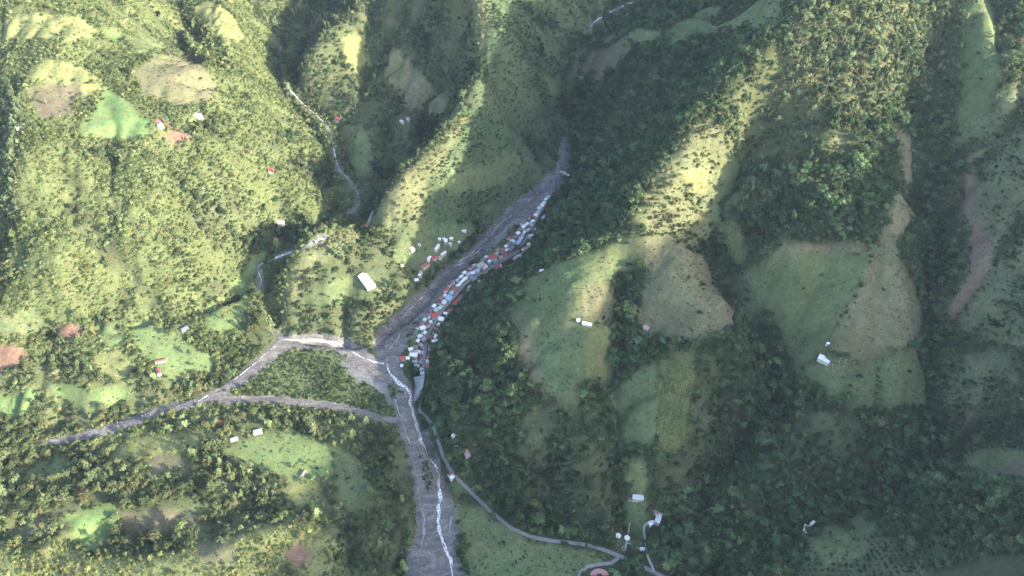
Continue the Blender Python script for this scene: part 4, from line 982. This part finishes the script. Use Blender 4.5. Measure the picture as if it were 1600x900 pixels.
LONE = [
 (433,740,4,1.0,'p','pale feathery tree in the row across the green lower left pasture','row of pale trees across the green pasture'),
 (417,735,6,1.0,'p','pale feathery tree in the row across the green lower left pasture','row of pale trees across the green pasture'),
 (395,730,5,.9,'p','pale feathery tree in the row across the green lower left pasture','row of pale trees across the green pasture'),
 (385,730,6,.9,'p','pale feathery tree in the row across the green lower left pasture','row of pale trees across the green pasture'),
 (358,726,4,.9,'p','pale feathery tree in the row across the green lower left pasture','row of pale trees across the green pasture'),
 (480,726,1,.9,'y','yellow-green round tree right behind the brown roofed pasture farmhouse',None),
 (462,732,0,.9,'g','green round tree left of the brown roofed pasture farmhouse',None),
 (508,735,3,.6,'g','small lone tree at the right of the green lower left pasture',None),
 (503,752,3,.7,'p','pale bare-looking tree below the right end of the green pasture',None),
 (428,775,5,1.2,'p','tall pale spiky tree below the green lower left pasture',None),
 (75,166,4,1.15,'p','tall white-barked tree on the purple earth plot of the high left terrace',None),
 (85,125,6,.8,'y','slim pale tree on the olive upper edge of the left terrace',None),
 (124,107,0,.85,'d','dark round tree at the top of the left terrace fields',None),
 (118,128,0,.80,'d','dark round tree just above the purple earth plot',None),
 (137,133,3,.8,'d','dark tree at the upper corner of the bright green field',None),
 (128,150,3,.9,'d','dark oval tree at the right edge of the purple earth plot',None),
 (163,157,2,.75,'d','dark round tree inside the upper edge of the bright green field',None),
 (138,167,0,.85,'d','dark tree at the left edge of the bright green field, upper of two',None),
 (152,174,3,.85,'d','dark tree at the left edge of the bright green field, lower of two',None),
 (140,192,0,.8,'d','dark tree on the lower left margin of the bright green field',None),
 (265,525,1,1.5,'g','very large dark tree casting a long shadow in the bright left field',None),
 (252,512,2,1.2,'y','large spreading tree at the top of the bright left field',None),
 (213,555,2,1.2,'g','big round tree at the left side of the bright left field',None),
 (342,555,0,.95,'y','bright green round tree at the right corner of the bright left field',None),
 (300,520,3,.9,'y','yellow tree right of the dark slate roofed house',None),
 (1380,455,2,.55,'g','small shrub-like tree on the fence line across the right pasture, uppermost',None),
 (1335,475,3,.5,'g','small tree on the fence line across the right pasture, second from top',None),
 (1325,497,2,.6,'g','low tree on the fence line across the right pasture, third from top',None),
 (1308,508,3,.6,'g','low tree on the fence line across the right pasture, lowest',None),
 (1283,432,3,.7,'g','lone tree high on the big right pasture',None),
 (1255,453,0,.55,'d','round dark shrub-like tree in the middle of the big right pasture',None),
 (1143,240,3,.7,'p','pale tree in the shaded hollow beside the lit crest, upper of two',None),
 (1140,258,6,.7,'p','pale tree in the shaded hollow beside the lit crest, lower of two',None),
 (1508,200,0,.9,'p','pale round tree beside the top of the landslide scar',None),
 (1330,218,2,1.0,'d','dark round tree in the sunlit glade of the high wood',None),
 (1020,285,2,.7,'p','round pale tree on the crest edge above the dark forest, left of three',None),
 (1035,270,0,.75,'p','round pale tree on the crest edge above the dark forest, middle of three',None),
 (1048,258,1,.7,'p','round pale tree on the crest edge above the dark forest, right of three',None),
]
COLS = dict(p=(.26,.24,.16), y=(.21,.23,.075), g=(.105,.135,.06), d=(.06,.09,.048))
for u, v, sp, s, c, lab, gr in LONE:
    x, y, z = place(u, v); tree_at(x, y, sp, s, COLS[c], lab, gr); clear(x, y, 4)
ok = ~CLEAR[np.clip(((qy-RY0)/RC).astype(int), 0, NY-1), np.clip(((qx-RX0)/RC).astype(int), 0, NX-1)]; live &= ok
fr = (pu > 5) & (pu < 1595) & (pv > 5) & (pv < 893)
cand = live & tree & fr & (cl == GROVE)
pick = nearest_rank(cand, 300-NT[0]-6)
MARKS = [(395,755,'just below the green lower left pasture'),(140,800,'around the bright green lower left plot'),(260,830,'below the brown striped plot at lower left'),(300,755,'above the brown striped plot at lower left'),(265,695,'above the small brown patch at lower left'),(120,730,'below the dark end of the gravel arm'),
 (560,690,'between the green pasture and the dry gravel bar'),(610,790,'on the left bank of the lower river'),(20,790,'at the lower left edge of the picture'),(500,800,'around the olive meadow corner at lower left'),(520,640,'beside the dry gravel bar'),(380,560,'on the upper bank of the pale gravel arm'),(120,640,'above the dark end of the gravel arm'),(415,470,'in the side stream hollow'),(480,840,'by the red earth patch at the bottom')]
for i in pick:
    tone = tint[i].mean(); look = ('tall narrow ' if spec[i] >= 4 else 'round bushy ')+('dark green' if tone < .075 else 'mid green' if tone < .115 else 'pale yellowish')+' tree'
    lm = min(MARKS, key=lambda m_: (m_[0]-pu[i])**2+(m_[1]-pv[i])**2)
    lab = f'{look} {lm[2]}'; gr = f'trees in the grove {lm[2]}'
    c = tint[i]*(1.35 if spec[i] >= 4 else 1.0)
    tree_at(qx[i], qy[i], int(spec[i]), float(size[i]), tuple(float(q) for q in c), lab, gr)
live[pick] = False
left = np.isin(cl, (SCRUB, OLIVE, BRIGHT, RED, BUSHF)) & (pu < 800)
tot = 0
sets = [('forest', np.isin(cl, (FOREST,)), 'dense dark green forest on the slopes right of the river', 'forest'),
 ('high_wood', cl == TALLW, 'sunlit open wood of tall pale trees on the high shoulder at upper right', 'forest'),
 ('valley_woodland', cl == MIX, 'mixed woodland around the terrace and behind the central ridge', 'woodland'),
 ('fern_scrub', cl == FERN, 'fine low scrub on the triangular face of the central ridge', 'scrub'),
 ('crest_scrub', np.isin(cl, (SPUR, LITGR)), 'sunlit yellow-green scrub along the ridge crests', 'scrub'),
 ('grove_undergrowth', cl == GROVE, 'bushes and small trees filling the groves at lower left', 'undergrowth'),
 ('island_scrub', cl == ISLE, 'dark low scrub covering the flat island between the gravel arms', 'scrub'),
 ('hill_scrub', cl == BUSHF, 'bright bushy scrub on the hill at the lower left edge', 'scrub'),
 ('slope_scrub', left & (cl != BUSHF), 'sunlit bushes covering the big left mountain slope', 'scrub')]
done = np.zeros(len(qx), bool)
for nm, s, lab, cat in sets:
    tot += planting(nm, s & live, lab, cat); done |= s
tot += planting('pasture_shrubs', live & ~done, 'scattered shrubs and tufts on the pastures and fields', 'shrubs')
# boulders on the gravel
def rock_mesh(seed):
    rg = np.random.default_rng(seed); t = (1+5**.5)/2
    v = np.array([(-1,t,0),(1,t,0),(-1,-t,0),(1,-t,0),(0,-1,t),(0,1,t),(0,-1,-t),(0,1,-t),(t,0,-1),(t,0,1),(-t,0,-1),(-t,0,1)])/1.9*rg.uniform(.7, 1.2, (12, 1))*np.array([1, .8, .6])
    return v, [(0,11,5),(0,5,1),(0,1,7),(0,7,10),(0,10,11),(1,5,9),(5,11,4),(11,10,2),(10,7,6),(7,1,8),(3,9,4),(3,4,2),(3,2,6),(3,6,8),(3,8,9),(4,9,5),(2,4,11),(6,2,10),(8,6,7),(9,8,1)]
rx_, ry_ = np.meshgrid(np.arange(-700, 300, 4.0), np.arange(380, 1350, 4.0)); rx_ = rx_.ravel()+RNG.uniform(-2, 2, rx_.size); ry_ = ry_.ravel()+RNG.uniform(-2, 2, ry_.size)
kk = (cover_at(rx_, ry_) == BED) & (RNG.random(rx_.size) < .65*np.clip((fbm(rx_/30, ry_/30, 91, 3)-.25)*2.2, .1, 1)); rx_, ry_ = rx_[kk], ry_[kk]; rz_ = H(rx_, ry_)
V = []; F = []; base = [rock_mesh(s) for s in range(5)]
for i in range(len(rx_)):
    v, f = base[i % 5]; s = min(.42*math.exp(random.gauss(.25, .55)), 2.4); a = random.uniform(0, 6.28); c_, s_ = math.cos(a), math.sin(a); k = len(V)
    q = v*s; V += [(rx_[i]+p[0]*c_-p[1]*s_, ry_[i]+p[0]*s_+p[1]*c_, rz_[i]+.75+p[2]) for p in q]; F += [(a_+k, b_+k, d_+k) for a_, b_, d_ in f]
M_ROCK = surf_mat('boulder', (.25, .235, .215), .12, .4, .95)
tag(obj('boulders', mesh_from('boulders', V, F, M_ROCK)), 'grey boulders strewn over the river gravel', 'boulders', kind='stuff')

# ------------------------------------------------------------------ air
hv = [(x, y, z) for z in (-200, 1040) for x, y in ((-2600, -1400), (2600, -1400), (2600, 2800), (-2600, 2800))]
def haze_build(nt, out):
    v = nd(nt, 'ShaderNodeVolumePrincipled'); v.inputs['Color'].default_value = (.60, .76, 1.0, 1); v.inputs['Density'].default_value = .000018; v.inputs['Anisotropy'].default_value = .2
    nt.links.new(v.outputs[0], out.inputs['Volume'])
hz = obj('haze', mesh_from('haze', hv, [(3,2,1,0),(4,5,6,7),(0,1,5,4),(1,2,6,5),(2,3,7,6),(3,0,4,7)], mat('valley_air', haze_build)))
tag(hz, 'thin bluish morning haze filling the valley', 'haze', kind='stuff')
print('plants', tot, 'trees', NT[0], 'boulders', len(rx_), 'elev pts', N)
